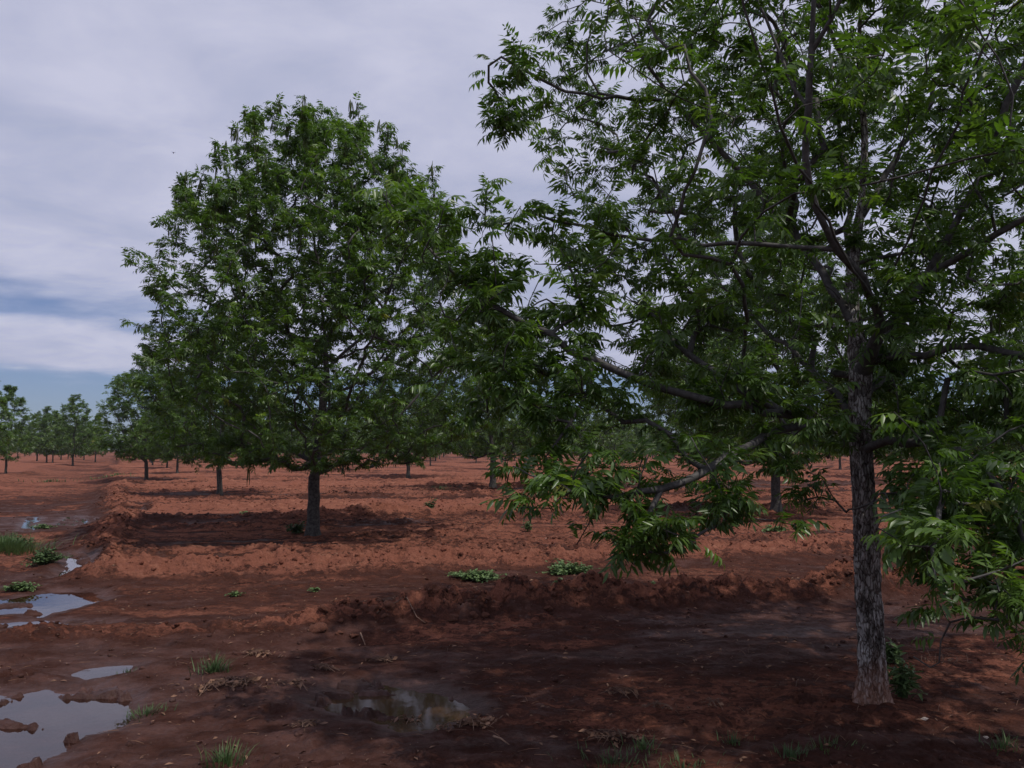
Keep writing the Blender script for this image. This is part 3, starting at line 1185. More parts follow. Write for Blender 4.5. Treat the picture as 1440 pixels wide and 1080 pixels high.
# ------------------------------------------------------------------ the near tree
def near_tree():
    r = np.random.default_rng(21)
    base = np.array([*gp(1228, 1010), 0.0])
    base[2] = gz(base[0], base[1]) - 0.03
    D0 = base[1]
    root = empty('pecan_tree', tuple(base), label='nearest pecan tree with rough grey bark and drooping glossy leaves filling the right side', category='tree')
    sk = Skel()
    A = lambda L: [at(*p) for p in L]
    tr = [base] + A([(1226, 930, D0), (1222, 850, D0), (1217, 760, D0), (1214, 680, D0), (1208, 600, D0), (1208, 550, D0), (1213, 505, D0 + .03)])
    ids = sk.limb(tr, 0, step=0.09, jit=0.003, r=r)
    limbs = [
        [(1213, 505, 4.86), (1190, 440, 5.0), (1207, 330, 5.2), (1221, 205, 5.35), (1206, 85, 5.45), (1215, -60, 5.5), (1225, -320, 5.5), (1220, -620, 5.4)],
        [(1211, 530, 4.83), (1242, 480, 4.65), (1238, 425, 4.5), (1207, 382, 4.35), (1170, 345, 4.2), (1141, 265, 4.1), (1130, 215, 4.0), (1141, 120, 3.9), (1146, 0, 3.85), (1150, -220, 3.8), (1130, -500, 3.8)],
        [(1134, 160, 3.95), (1120, 120, 4.0), (1094, 70, 4.05), (1062, 0, 4.15), (1020, -130, 4.3)],
        [(1139, 130, 3.92), (1110, 60, 3.85), (1097, -10, 3.8), (1090, -150, 3.7)],
        [(1145, 75, 3.88), (1178, 25, 3.75), (1196, -40, 3.7), (1260, -200, 3.6)],
        [(1240, 475, 4.66), (1288, 420, 4.7), (1328, 345, 4.6), (1382, 240, 4.45), (1425, 130, 4.3), (1470, 10, 4.2), (1560, -200, 4.2)],
        [(1290, 415, 4.7), (1365, 350, 4.3), (1440, 310, 4.1), (1540, 250, 3.9)],
        [(1206, 612, 4.84), (1150, 592, 4.7), (1080, 574, 4.5), (1000, 566, 4.4), (930, 550, 4.3), (860, 521, 4.2), (790, 482, 4.2), (720, 448, 4.2), (650, 398, 4.3), (590, 338, 4.4), (535, 268, 4.5)],
        [(1095, 578, 4.52), (1035, 545, 4.7), (998, 518, 4.9), (935, 470, 5.2), (890, 400, 5.5)],
        [(1190, 605, 4.84), (1090, 600, 4.55), (1015, 648, 4.2), (945, 692, 4.0), (870, 700, 3.9), (810, 694, 3.85), (745, 668, 3.8)],
        [(945, 692, 4.0), (905, 745, 3.9), (885, 772, 3.85)],
        [(1235, 512, 4.75), (1290, 500, 4.7), (1350, 482, 4.6), (1440, 500, 4.4), (1560, 520, 4.2)],
        [(1213, 640, 4.84), (1262, 612, 4.6), (1310, 628, 4.3), (1365, 640, 4.0), (1430, 720, 3.6), (1470, 840, 3.3)],
        [(1365, 640, 4.0), (1330, 690, 3.5), (1305, 760, 3.2), (1315, 815, 3.1)],
        [(1175, 350, 4.22), (1110, 342, 4.3), (985, 345, 4.4), (860, 332, 4.45), (750, 300, 4.5)],
        [(1200, 440, 5.0), (1120, 330, 5.35), (1040, 240, 5.5), (950, 150, 5.5), (890, 55, 5.4), (850, -60, 5.3), (800, -300, 5.2)],
        [(950, 150, 5.5), (905, 138, 5.3), (840, 140, 5.0), (785, 130, 4.9), (742, 103, 4.85), (705, 80, 4.8)],
        [(1205, 300, 5.25), (1262, 220, 5.4), (1322, 120, 5.5), (1352, 0, 5.6), (1400, -180, 5.6)],
        [(1208, 560, 4.84), (1260, 500, 5.6), (1330, 430, 6.6), (1400, 330, 7.4)],
        [(1205, 580, 4.84), (1120, 500, 5.7), (1030, 420, 6.6), (960, 330, 7.3)],
        [(1203, 400, 5.1), (1190, 250, 5.9), (1170, 120, 6.5), (1160, -60, 7.0)],
        [(1238, 440, 4.55), (1330, 200, 3.6), (1440, -100, 3.0), (1500, -600, 2.6)],
        [(1228, 450, 4.6), (1080, 150, 3.5), (980, -300, 2.9), (900, -900, 2.5)],
        [(1210, 150, 5.4), (1130, -50, 5.0), (1000, -300, 4.7), (900, -500, 4.6)],
        [(830, 505, 4.2), (838, 560, 4.1), (800, 600, 4.05), (770, 640, 4.0)],
    ]
    for i, L in enumerate(limbs):
        sk.limb(A(L), i + 1, r=r, jit=0.010)
    # where the crown's twigs end
    xl_y = [-900, -200, 0, 60, 120, 190, 240, 300, 350, 430, 500, 560, 600, 640, 680, 720, 760, 790]
    xl_x = [860, 840, 775, 735, 745, 735, 745, 765, 750, 770, 765, 830, 850, 735, 735, 800, 870, 900]
    pts = []
    cen = np.array([base[0] + 0.25, base[1] + 0.70, 4.0])
    rad3 = np.array([3.15, 3.45, 3.4])
    while len(pts) < 1950:
        q = r.normal(0, 1, 3)
        q = q / np.linalg.norm(q) * (r.random() ** 0.42)
        p = cen + q * rad3
        if p[2] < 1.0:
            continue
        # irregular outline
        if np.linalg.norm(q) > 0.86 + 0.22 * math.sin(5 * math.atan2(q[1], q[0]) + 3 * q[2]) * math.cos(4 * q[2]):
            continue
        (px,), (py,), (f,) = project(p[None])
        if f > 0.3 and -300 < px < 1800 and py < 1500:
            if f < 2.9 or (px < 1150 and f < 3.4):
                continue
            xl = np.interp(py, xl_y, xl_x)
            if px < xl + r.uniform(-15, 45):
                continue
            if py > 790 and px < 1280:
                continue
            if px < 1180 and py > 600 + 0.0 * px:
                # hanging skirt on the left
                lim = np.interp(px, [700, 760, 860, 900, 1010, 1050, 1120, 1180], [690, 715, 750, 770, 740, 660, 690, 640])
                if py > lim:
                    continue
                if r.random() < (0.65 if px > 1010 else 0.45):
                    continue
            if 1170 < px < 1262 and py > 625:
                continue
            if px >= 1262 and py > np.interp(px, [1262, 1300, 1340, 1440, 1600], [690, 800, 840, 900, 930]):
                continue
            if 820 < px < 865 and 540 < py < 625:
                continue
        elif f <= 0.3 or py < -1500:
            if p[1] < 1.6:
                continue
        pts.append(p)
    pts = np.array(pts)
    o_ = np.array([base[0], base[1], 2.4])
    pts = pts[np.argsort(np.linalg.norm(pts - o_, axis=1))]
    tips = sk.grow(pts, r, up=0.35)
    # sprigs on the outstretched limb ends
    ext = []
    for (a, b_, n, sp) in (((760, 470, 4.25), (620, 380, 4.4), 46, .26), ((700, 520, 4.3), (760, 560, 4.2), 22, .22), ((900, 560, 4.4), (1100, 600, 4.6), 30, .22), ((800, 420, 4.6), (1000, 470, 5.2), 40, .35),((720, 448, 4.2), (535, 268, 4.5), 20, .17), ((860, 332, 4.45), (735, 290, 4.5), 16, .2), ((785, 130, 4.9), (700, 75, 4.8), 7, .10),
                           ((705, 150, 4.8), (690, 175, 4.8), 4, .08),
                           ((945, 692, 4.0), (745, 668, 3.8), 34, .15), ((930, 715, 4.0), (885, 770, 3.85), 16, .10), ((990, 650, 4.1), (1010, 720, 4.0), 14, .15),
                           ((1430, 720, 3.6), (1470, 840, 3.3), 22, .3), ((1330, 690, 3.5), (1315, 800, 3.1), 20, .17), ((1300, 640, 4.2), (1430, 740, 3.6), 24, .25),
                           ((1380, 700, 3.7), (1440, 880, 3.5), 34, .22), ((1280, 640, 4.4), (1400, 680, 4.2), 30, .25), ((1290, 720, 3.8), (1420, 800, 3.6), 26, .18), ((1270, 520, 4.6), (1440, 560, 4.4), 46, .35), ((1300, 600, 4.8), (1440, 620, 4.6), 40, .30), ((1330, 380, 4.6), (1440, 420, 4.4), 24, .35), ((740, 150, 4.9), (690, 195, 4.85), 5, .08), ((830, 520, 4.2), (770, 640, 4.0), 14, .16),
                           ((1100, 650, 4.5), (1140, 690, 4.5), 10, .12)):
        A_, B_ = at(*a), at(*b_)
        for _ in range(n):
            t = r.random()
            ext.append(A_ * (1 - t) + B_ * t + r.normal(0, sp, 3) * np.array([.8, 1, .8]))
    tips += sk.grow(np.array(ext), r, up=0.1, step=0.08)
    rad = sk.radii(0.0028, 2.45, base=0.098)
    # keep the trunk a nearly even column up to the fork
    ntr = len(ids)
    for k, i in enumerate(ids):
        rad[i] = np.interp(k / ntr, [0, 0.08, 0.5, 0.85, 1.0], [0.096, 0.078, 0.069, 0.067, 0.074])
    tg = np.array(sk.tag)
    cap = np.where((tg == 1) | (tg == 2) | (tg == 6), 0.045, 0.026)
    rad = np.where(np.arange(len(rad)) >= ntr, np.minimum(rad, cap), rad)

    def trunk_builder(pts, rd):
        # finely modelled bark: vertical plates with cracks, on the real column
        s = np.concatenate([[0], np.cumsum(np.linalg.norm(np.diff(pts, axis=0), axis=1))])
        m = int(s[-1] / 0.0075) if s[-1] < 9 else 900
        m = min(m, 560)
        # fine along the lower two metres, coarse above
        t = np.concatenate([np.linspace(0, 2.1, 300)[:-1], np.linspace(2.1, s[-1], 60)])
        C = np.stack([np.interp(t, s, pts[:, i]) for i in range(3)], -1)
        for _ in range(6):
            C[1:-1] = 0.25 * C[:-2] + 0.5 * C[1:-1] + 0.25 * C[2:]
        rr_ = np.interp(t, s, rd)
        k = 110
        a = np.arange(k) * 2 * math.pi / k
        Ag, Tg = np.meshgrid(a, t)
        cxn = np.cos(Ag) * 1.0
        syn = np.sin(Ag) * 1.0
        # periodic domain: use two shifted noises blended round the seam
        def per(fn):
            w = sst(Ag, 2 * math.pi - 1.0, 2 * math.pi)
            return fn(Ag * 0.095, Tg) * (1 - w) + fn((Ag - 2 * math.pi) * 0.095, Tg) * w
        plates = per(lambda x, y: worley(x + 0.012 * fbm(x, y, 14, 2, 7), y * 0.42, 56, 201))
        rid = per(lambda x, y: np.abs(fbm(x, y * 0.28, 38, 4, 203, 0.6)))
        lump = per(lambda x, y: fbm(x, y * 0.6, 6, 3, 205))
        knots = np.zeros_like(Ag)
        for (ka, kz, kr, kh) in ((5.0, 0.95, 0.07, .014), (4.3, 1.35, .05, .012), (5.5, .55, .06, .012), (4.6, .25, .06, .010), (0.3, 1.1, .06, .012)):
            da = np.minimum(np.abs(Ag - ka), 2 * math.pi - np.abs(Ag - ka)) * 0.09
            knots += kh * np.exp(-(da ** 2 + (Tg - kz) ** 2) / kr ** 2)
        foot = np.exp(-Tg / 0.09) * (0.012 + 0.030 * np.maximum(0, np.cos(4 * Ag + 1.0)))
        disp = 0.0085 * plates - 0.009 * (1 - sst(rid, 0.0, 0.22)) + 0.008 * lump + knots + foot
        rad_ = rr_[:, None] * 0.95 + disp * np.clip(rr_[:, None] / 0.08, 0, 1)
        Af, Bf = frames(C)
        Af = np.tile(np.array([[1.0, 0, 0]]), (len(C), 1))
        T_ = np.gradient(C, axis=0)
        T_ /= np.linalg.norm(T_, axis=1)[:, None]
        Bf = np.cross(T_, Af)
        Bf /= np.linalg.norm(Bf, axis=1)[:, None]
        Af = np.cross(Bf, T_)
        Vv = C[:, None, :] + rad_[..., None] * (np.cos(a)[None, :, None] * Af[:, None, :] + np.sin(a)[None, :, None] * Bf[:, None, :])
        i = np.arange(len(C) * k).reshape(len(C), k)
        q = np.stack([i[:-1], np.roll(i, -1, 1)[:-1], np.roll(i, -1, 1)[1:], i[1:]], -1).reshape(-1, 4)
        me = make_mesh('trunk', Vv.reshape(-1, 3), [q])
        smooth(me)
        obj('trunk', me, M_BARK, root)

    branch_parts(sk, rad, base, root, M_BARK, M_TWIG, rmain=0.0085, trunk_builder=trunk_builder)
    sites = leaf_sites(sk, rad, tips, r, 6.6, 0.30, base, (0.34, 0.66), thin=0.006)
    # no leaf right before the lens
    Wp = sites[0] + base
    px, py, f = project(Wp)
    keep = (f > 2.9) | (Wp[:, 2] > 4.4)
    # the trunk stands clear of leaves, as if pruned
    keep &= ~((px > 1165) & (px < 1262) & (py > 665))
    keep &= ~((px > 1262) & (py > np.interp(px, [1262, 1285, 1300, 1330, 1440, 1600], [720, 800, 870, 905, 965, 990])))
    sites = tuple(s[keep] for s in sites)
    n = foliage_parts(root, LEAF_HI, 'hi', sites, r, 300, None, base, LEAF_HI2)
    Wp = sites[0] + base
    px, py, f = project(Wp)
    catkins(root, sites, r, 260, 0.075, lambda p: 0.02 + ((project(p + base)[0] < 1000) & (project(p + base)[1] < 350)), rad=0.0022)
    print('near tree', sk.n(), 'nodes', n, 'leaves')
    return root


near_tree()


# ------------------------------------------------------------------ generic orchard tree
def crown_tree(name, loc, seed, H, prof, n_tip, per_tip, protos, kind, extra, fork=1.15, n_limb=7, trunk_r=0.125, n_leafobj=0,
               lean=(0.0, 0.0), shoots=0, n_cat=0, scale=(0.85, 1.2), wide=0.0, rz=0.0, **props):
    r = np.random.default_rng(seed)
    root = empty(name, loc, rz, **props)
    sk = Skel()
    zs, rsx = zip(*prof)
    top = np.array([lean[0], lean[1], fork])
    ids = sk.limb([(0, 0, -0.05), (lean[0] * .3, lean[1] * .3, fork * .5), tuple(top)], 0, step=0.14, jit=0.006, r=r)
    # leader and scaffold limbs
    ld = [top, top + [0.1, -0.1, .7], top + [r.uniform(-.3, .3), r.uniform(-.3, .3), 1.9], [r.uniform(-.5, .5), r.uniform(-.5, .5), H * .62], [r.uniform(-.5, .5), r.uniform(-.5, .5), H * .93]]
    lid = sk.limb(ld, 1, start=ids[-1], r=r, jit=0.012)
    a0 = r.uniform(0, 6.28)
    for k in range(n_limb):
        a = a0 + k * 2.4 + r.normal(0, .25)
        z0 = fork + (k / n_limb) * H * 0.33
        j = sk.nearest(np.array([lean[0], lean[1], z0]))
        z1 = min(H * .9, z0 + r.uniform(1.6, 3.6) * (H / 8.0))
        rmax = np.interp(z1, zs, rsx) * 0.86
        st = sk.P[j]
        e = np.array([math.cos(a) * rmax, math.sin(a) * rmax, z1])
        m1 = st * .6 + e * .4 + np.array([math.cos(a) * .25, math.sin(a) * .25, -0.15])
        sk.limb([st, m1, st * .25 + e * .75 + [0, 0, -.1], e], 2 + k, start=j, r=r, jit=0.014)
    pts = []
    ph = r.uniform(0, 6.28, 4)
    while len(pts) < n_tip:
        z = r.uniform(zs[0], zs[-1])
        rm = np.interp(z, zs, rsx)
        if r.random() > (rm / max(rsx)) ** 1.5 + .05:
            continue
        a = r.uniform(0, 6.28)
        rm *= 1 + wide * max(0, math.cos(a)) + 0.06 * math.sin(3 * a + ph[0] + z) + 0.08 * math.sin(5 * a + ph[1] - 1.7 * z) + 0.07 * math.sin(9 * a + 2.9 * z + ph[2])
        q = r.random() ** 0.55
        p = np.array([math.cos(a) * rm * q, math.sin(a) * rm * q, z])
        if q < 0.45 and z < H * .45 and r.random() < .75:
            continue
        pts.append(p)
    pts = np.array(pts)
    # open pockets where the sky shows through
    hol = r.uniform(-1, 1, (14, 3)) * [max(rsx) * .8, max(rsx) * .8, H * .36] + [0, 0, H * .52]
    for c in hol:
        pts = pts[np.linalg.norm(pts - c, axis=1) > r.uniform(.35, .80) * H / 8.4]
    pts = pts[np.argsort(np.linalg.norm(pts - top, axis=1))]
    tips = sk.grow(pts, r, step=0.16 if n_tip > 900 else 0.25, up=0.5)
    # upright shoots that break the outline
    sh = []
    tops = []
    for _ in range(shoots):
        a = r.uniform(0, 6.28)
        z = r.uniform(H * .62, H * .96)
        rm = np.interp(z, zs, rsx) * r.uniform(.75, 1.05)
        ht = r.uniform(.25, .75) * H / 8.2
        for k in range(4):
            sh.append([math.cos(a) * rm + r.normal(0, .03), math.sin(a) * rm + r.normal(0, .03), z + 0.1 + ht * (k + 1) / 4])
        tops.append(sh[-1])
    if sh:
        tips += sk.grow(np.array(sh), r, step=0.12, up=1.0)
    rad = sk.radii(0.0042, 2.35, base=trunk_r)
    for k, i in enumerate(ids):
        rad[i] = max(trunk_r * np.interp(k / len(ids), [0, .15, 1], [1.12, 1.0, .85]), 0)
    rad[len(ids):] = np.minimum(rad[len(ids):], trunk_r * .62)
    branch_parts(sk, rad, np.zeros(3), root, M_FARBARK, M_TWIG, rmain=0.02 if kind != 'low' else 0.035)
    sites = leaf_sites(sk, rad, tips, r, per_tip, extra, np.zeros(3), scale, thin=0.012)
    n = foliage_parts(root, protos, kind, sites, r, n_leafobj, None, loc if rz == 0 else (0, 0, 0))
    if n_cat:
        tp = np.array(tops)
        spots = np.vstack([np.repeat(tp, 3, axis=0) + r.normal(0, .05, (len(tp) * 3, 3)), sites[0][r.choice(len(sites[0]), n_cat, p=(lambda w: w / w.sum())(0.02 + np.clip(sites[0][:, 2] / H - .45, 0, 1) ** 1.5))]])
        catkins(root, (spots,), r, len(spots), 0.27, None, rad=0.0085, strands=6)
    print(name, seed, sk.n(), 'nodes', n, 'leaves')
    return root


PROF2 = [(1.2, 1.3), (1.6, 2.5), (2.4, 3.05), (3.4, 3.15), (4.6, 2.95), (5.6, 2.5), (6.4, 1.95), (7.1, 1.35), (7.5, 0.85), (7.85, 0.4)]
x2, y2 = gp(440, 757)
crown_tree('pecan_tree', (x2, y2, gz(x2, y2)), 5, 7.7, PROF2, 2250, 7.4, LEAF_MID, 'mid', 0.30, fork=1.05, n_limb=10, trunk_r=0.115, n_leafobj=300,
           shoots=70, n_cat=300, wide=0.13, scale=(0.50, 0.84),
           label='broad round-topped pecan tree left of centre with hanging catkins at its top', category='tree')


def scaled(prof, k, kr):
    return [(z * k, q * kr) for z, q in prof]


MIDS = []
for i, (sd, H, kr, fork) in enumerate(((31, 7.6, 0.92, 1.2), (32, 7.0, 0.84, 1.05))):
    MIDS.append((sd, H, kr, fork))
used_label = {}
# prototypes for the farther rows
PROTO = []


def copy_thing(root, loc, rz, s, label=None, group=None, only=None):
    r_o = root.copy()
    COL.objects.link(r_o)
    r_o.location = loc
    r_o.rotation_euler = (0, 0, rz)
    r_o.scale = (s, s, s)
    if label:
        r_o['label'] = label
    if group:
        r_o['group'] = group
    for ch in root.children:
        if only and ch.name.split('.')[0] not in only:
            continue
        c = ch.copy()
        COL.objects.link(c)
        c.parent = r_o
    return r_o


def row_pos(i, j):
    jit = random.Random(i * 91 + j * 17)
    return from_uv(3.15 + 11.2 * j + jit.uniform(-.35, .35), ROWV[i] + jit.uniform(-.35, .35))


SPECIAL = {
    (1, 1): (gp(1092, 727), 'pecan tree behind the nearest trunk, its lower trunk ringed by shade'),
    (2, 0): (gp(309, 700), 'pecan tree with a forked leaning trunk, just left behind the broad round-topped one'),
    (2, 1): (gp(693, 689), 'pecan tree with a pale straight trunk at the middle of the orchard'),
    (3, 0): (gp(206, 679), 'low leafy pecan tree at the left end of its row, crown edge against open sky'),
    (5, -1): (gp(8, 667), 'pecan tree cut by the left edge of the photo, beyond the ditch'),
    (3, 1): (gp(574, 674), 'slim pecan tree between the broad round-topped one and the pale-trunked middle one'),
    (2, 3): (gp(1266, 676), 'pecan tree seen low through the gap just right of the nearest trunk'),
    (1, 2): (gp(1470, 706), 'pecan tree half cut by the right edge, behind the nearest foliage'),
    (2, 2): (gp(1000, 693), 'pecan tree whose trunk shows between the hanging low boughs right of centre'),
}
GROUP = 'pecan trees in the orchard rows'
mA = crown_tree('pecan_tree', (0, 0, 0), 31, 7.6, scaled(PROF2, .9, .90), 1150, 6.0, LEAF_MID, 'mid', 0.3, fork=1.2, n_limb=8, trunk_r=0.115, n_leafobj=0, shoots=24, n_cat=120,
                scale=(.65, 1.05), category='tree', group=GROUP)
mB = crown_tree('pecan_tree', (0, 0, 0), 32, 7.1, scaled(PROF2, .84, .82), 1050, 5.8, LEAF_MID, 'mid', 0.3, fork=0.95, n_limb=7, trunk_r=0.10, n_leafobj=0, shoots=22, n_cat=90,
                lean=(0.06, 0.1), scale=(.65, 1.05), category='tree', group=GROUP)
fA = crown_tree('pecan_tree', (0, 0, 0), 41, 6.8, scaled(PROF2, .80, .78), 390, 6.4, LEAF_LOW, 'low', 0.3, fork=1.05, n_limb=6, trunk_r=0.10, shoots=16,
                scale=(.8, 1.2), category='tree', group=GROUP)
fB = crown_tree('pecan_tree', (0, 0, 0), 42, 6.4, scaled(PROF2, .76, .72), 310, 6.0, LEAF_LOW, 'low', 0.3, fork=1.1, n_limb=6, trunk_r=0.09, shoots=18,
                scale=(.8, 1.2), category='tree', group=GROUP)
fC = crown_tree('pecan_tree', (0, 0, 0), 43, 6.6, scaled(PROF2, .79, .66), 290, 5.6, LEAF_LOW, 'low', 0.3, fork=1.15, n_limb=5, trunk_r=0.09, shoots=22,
                scale=(.75, 1.15), category='tree', group=GROUP)
protos_used = set()
n_far = 0
trees = []
for i in range(1, len(ROWV)):
    for j in range(-14, 40):
        if (i, j) in ((1, 0), (6, -1), (7, -1), (9, -1)):
            continue
        if j < 0 and i < 3:
            continue
        if (i, j) in SPECIAL:
            x, y = SPECIAL[(i, j)][0]
        else:
            x, y = row_pos(i, j)
        if y < 6 or y > 260:
            continue
        if abs(x) > y * 0.66 + 3:
            continue
        trees.append((math.hypot(x, y), x, y, i, j))
for q, (px, py) in enumerate(((102, 655), (74, 651), (134, 650), (52, 649), (118, 647))):
    x, y = gp(px, py)
    trees.append((math.hypot(x, y), x, y, 100 + q, 0))
SPECIAL[(100, 0)] = ((0, 0), 'airy pale young pecan tree standing alone where the ditch meets the horizon')
trees.sort()
trees = trees[:299]
far_stuff = None
rt = random.Random(99)
LEFT_EDGE = 0
for d, x, y, i, j in trees:
    z = gz(x, y) if d < 90 else 0.04
    rz = rt.uniform(0, 6.28)
    if (i, j) in SPECIAL:
        lab = SPECIAL[(i, j)][1]
    elif d < 48:
        lab = None
    else:
        lab = 'distant pecan tree in the far rows of the red orchard, right of the ditch'
        if i < 100 and j < 0:
            lab = 'distant pecan tree in the row beyond the muddy ditch, towards the left edge'
        elif d < 80:
            lab = 'pecan tree in the third line of rows, its trunk seen under nearer crowns'
        if i > 100:
            lab = 'small pale pecan tree on the horizon where the ditch ends'
    if d < 48:
        src = {(1, 1): mA, (2, 0): mB, (2, 1): mA, (2, 2): mB, (3, 0): mB}.get((i, j), rt.choice([mA, mB]))
        s = {(1, 1): 1.0, (2, 0): 0.92, (2, 1): 1.08, (3, 0): .93}.get((i, j), rt.uniform(.85, 1.0))
        if lab is None:
            lab = 'pecan tree in the middle rows, partly hidden behind nearer crowns'
    else:
        src = rt.choice([fA, fB, fC])
        s = rt.uniform(.78, 1.12)
    if src.name not in protos_used:
        protos_used.add(src.name)
        t = src
        t.location = (x, y, z)
        t.rotation_euler = (0, 0, rz)
        t.scale = (s, s, s)
        t['label'] = lab
        t['group'] = GROUP
    else:
        t = copy_thing(src, (x, y, z), rz, s, lab, GROUP)
print('orchard trees', len(trees), 'farthest', trees[-1][0])
for p in (mA, mB, fA, fB, fC):
    if p.name not in protos_used:
        print('UNUSED proto', p.name)

# far belt of the same orchard, read as one mass beyond the last separate trees
far_me = None
pts = []
r = np.random.default_rng(77)
V0, Q0, T0 = LEAF_LOW[0]
pos, yw, ptc, rl, scl, whi, tin = [], [], [], [], [], [], []
dmax = trees[-1][0]
for ring in (dmax + 8, dmax + 60, dmax + 140):
    nt_ = int(ring * 1.7 / 9)
    for k in range(nt_):
        a = -0.85 + 1.7 * (k + r.random()) / nt_
        cx_, cy_ = math.sin(a) * ring, math.cos(a) * ring
        Hh = r.uniform(5.6, 7.2)
        for _ in range(46):
            q = r.normal(0, 1, 3)
            q = q / np.linalg.norm(q) * r.random() ** .4
            pos.append([cx_ + q[0] * 2.9, cy_ + q[1] * 2.9, Hh * .58 + q[2] * Hh * .42])
pos = np.array(pos)
m_ = len(pos)
me = scatter_leaves(LEAF_LOW, pos, r.uniform(0, 6.28, m_), r.normal(0, .5, m_), r.normal(0, .5, m_), r.uniform(4.0, 6.5, m_), r.integers(0, 3, m_), r.uniform(.2, .7, m_))
obj('distant_orchard', me, M_LEAF, kind='stuff', label='far green belt of orchard trees on the horizon', category='trees')


# ------------------------------------------------------------------ clods
def lump_mesh(name, seed, sub=2):
    import bmesh
    bm = bmesh.new()
    bmesh.ops.create_icosphere(bm, subdivisions=sub, radius=1.0)
    rr2 = random.Random(seed)
    ph = [rr2.uniform(0, 6.28) for _ in range(6)]
    for v in bm.verts:
        c = v.co
        k = 1 + 0.20 * math.sin(2.3 * c.x + ph[0]) * math.cos(2.7 * c.y + ph[1]) + 0.16 * math.sin(4.1 * c.z + 3.3 * c.x + ph[2]) + 0.10 * math.sin(7 * c.y + 5 * c.z + ph[3]) + rr2.uniform(-.13, .13)
        v.co = c * k
        v.co.z *= 0.72
    me = bpy.data.meshes.new(name)
    bm.to_mesh(me)
    bm.free()
    smooth(me)
    return me


CL = [lump_mesh('clod', s, 2) for s in range(5)]
CL_BIG = [lump_mesh('clod', s + 10, 3) for s in range(4)]
for m__ in CL_BIG + CL:
    m__.materials.append(M_CLOD)
rc = random.Random(12)


def place_clod(px, py, size, label, group=None):
    x, y = gp(px, py, 0.15)
    o = bpy.data.objects.new('soil_clod', rc.choice(CL_BIG))
    COL.objects.link(o)
    o.location = (x, y, gz(x, y) + size * .15)
    o.rotation_euler = (rc.uniform(-.4, .4), rc.uniform(-.4, .4), rc.uniform(0, 6.28))
    o.scale = (size, size * rc.uniform(.8, 1.1), size * rc.uniform(.75, 1.0))
    o['label'] = label
    o['category'] = 'soil clod'
    if group:
        o['group'] = group


place_clod(612, 846, .10, 'large red-brown clod at the left end of the berm, beside thin roots')
place_clod(448, 868, .075, 'dark broken clod at the tip of the berm on the left')
place_clod(986, 816, .07, 'round dark clod sitting on top of the shaded berm')
place_clod(655, 840, .075, 'sunlit clod on the berm just before the shade begins')
for k in range(60):
    px = rc.uniform(440, 1200)
    py = np.interp(px, [440, 600, 1000, 1200], [866, 850, 822, 815]) + rc.uniform(-6, 12)
    place_clod(px, py, rc.uniform(.018, .05), 'crumbly red-brown clod along the cloddy berm in front of the track', 'clods along the front berm')

# small clods strewn over the ridges: one mesh
r = np.random.default_rng(5)
N = 170000
uu = r.uniform(-9, 24, N)
vv = r.uniform(1.5, 40, N)
xx, yy = from_uv(uu, vv)
k = (yy > 2.2) & (np.abs(xx) < yy * .75 + 1) & (np.hypot(xx, yy) < 34)
xx, yy = xx[k], yy[k]
hh, ww, tl = ground(xx, yy)
k = (r.random(len(xx)) < tl ** 1.3 * 0.6 + 0.03) & (ww < 1.05)
xx, yy, hh, tl, ww = xx[k], yy[k], hh[k], tl[k], ww[k]
ico = []
for s in range(4):
    m1 = lump_mesh('tmp', 50 + s, 1)
    Vt = np.zeros(len(m1.vertices) * 3)
    m1.vertices.foreach_get('co', Vt)
    Ft = np.array([list(p.vertices) for p in m1.polygons])
    ico.append((Vt.reshape(-1, 3), Ft))
    bpy.data.meshes.remove(m1)
n = min(len(xx), 10000)
sel = r.choice(len(xx), n, replace=False)
bag = Bag()
for q in sel:
    Vt, Ft = ico[int(r.integers(0, 4))]
    s = r.uniform(.007, .024) * (1 + 1.2 * tl[q] * r.random() ** 2)
    a = r.uniform(0, 6.28)
    M = rotm(a, r.uniform(-.5, .5), r.uniform(-.5, .5))
    bag.add((Vt * s) @ M.T + [xx[q], yy[q], hh[q] + s * .2], None, Ft)
me = bag.mesh('crumbled_soil')
set_attr(me, 'wet', np.concatenate([np.full(len(v_), ww[q] + 0.12) for v_, q in zip(bag.V, sel)]))
smooth(me)
obj('crumbled_soil', me, M_SOIL, kind='stuff', label='small crumbs and clods of red soil over ridges and furrows', category='soil')
print('clods', n)


# ------------------------------------------------------------------ plants on the ground
def blade_bag(bag, base, L, w, a, lean, r, n=4, curl=1.0):
    t = np.linspace(0, 1, n)
    out = np.array([math.cos(a), math.sin(a), 0])
    side = np.array([-math.sin(a), math.cos(a), 0])
    ang = lean + curl * t
    d = np.sin(ang)[:, None] * out + np.cos(ang)[:, None] * np.array([0, 0, 1])
    P = base + np.vstack([[0, 0, 0], np.cumsum(d[:-1] * (L / (n - 1)), axis=0)])
    wv = (w * (1 - t ** 1.6) * .5 + w * .03)[:, None]
    V = np.vstack([P - side * wv, P + side * wv])
    i = np.arange(n - 1)
    bag.add(V, np.stack([i, i + 1, i + 1 + n, i + n], -1))


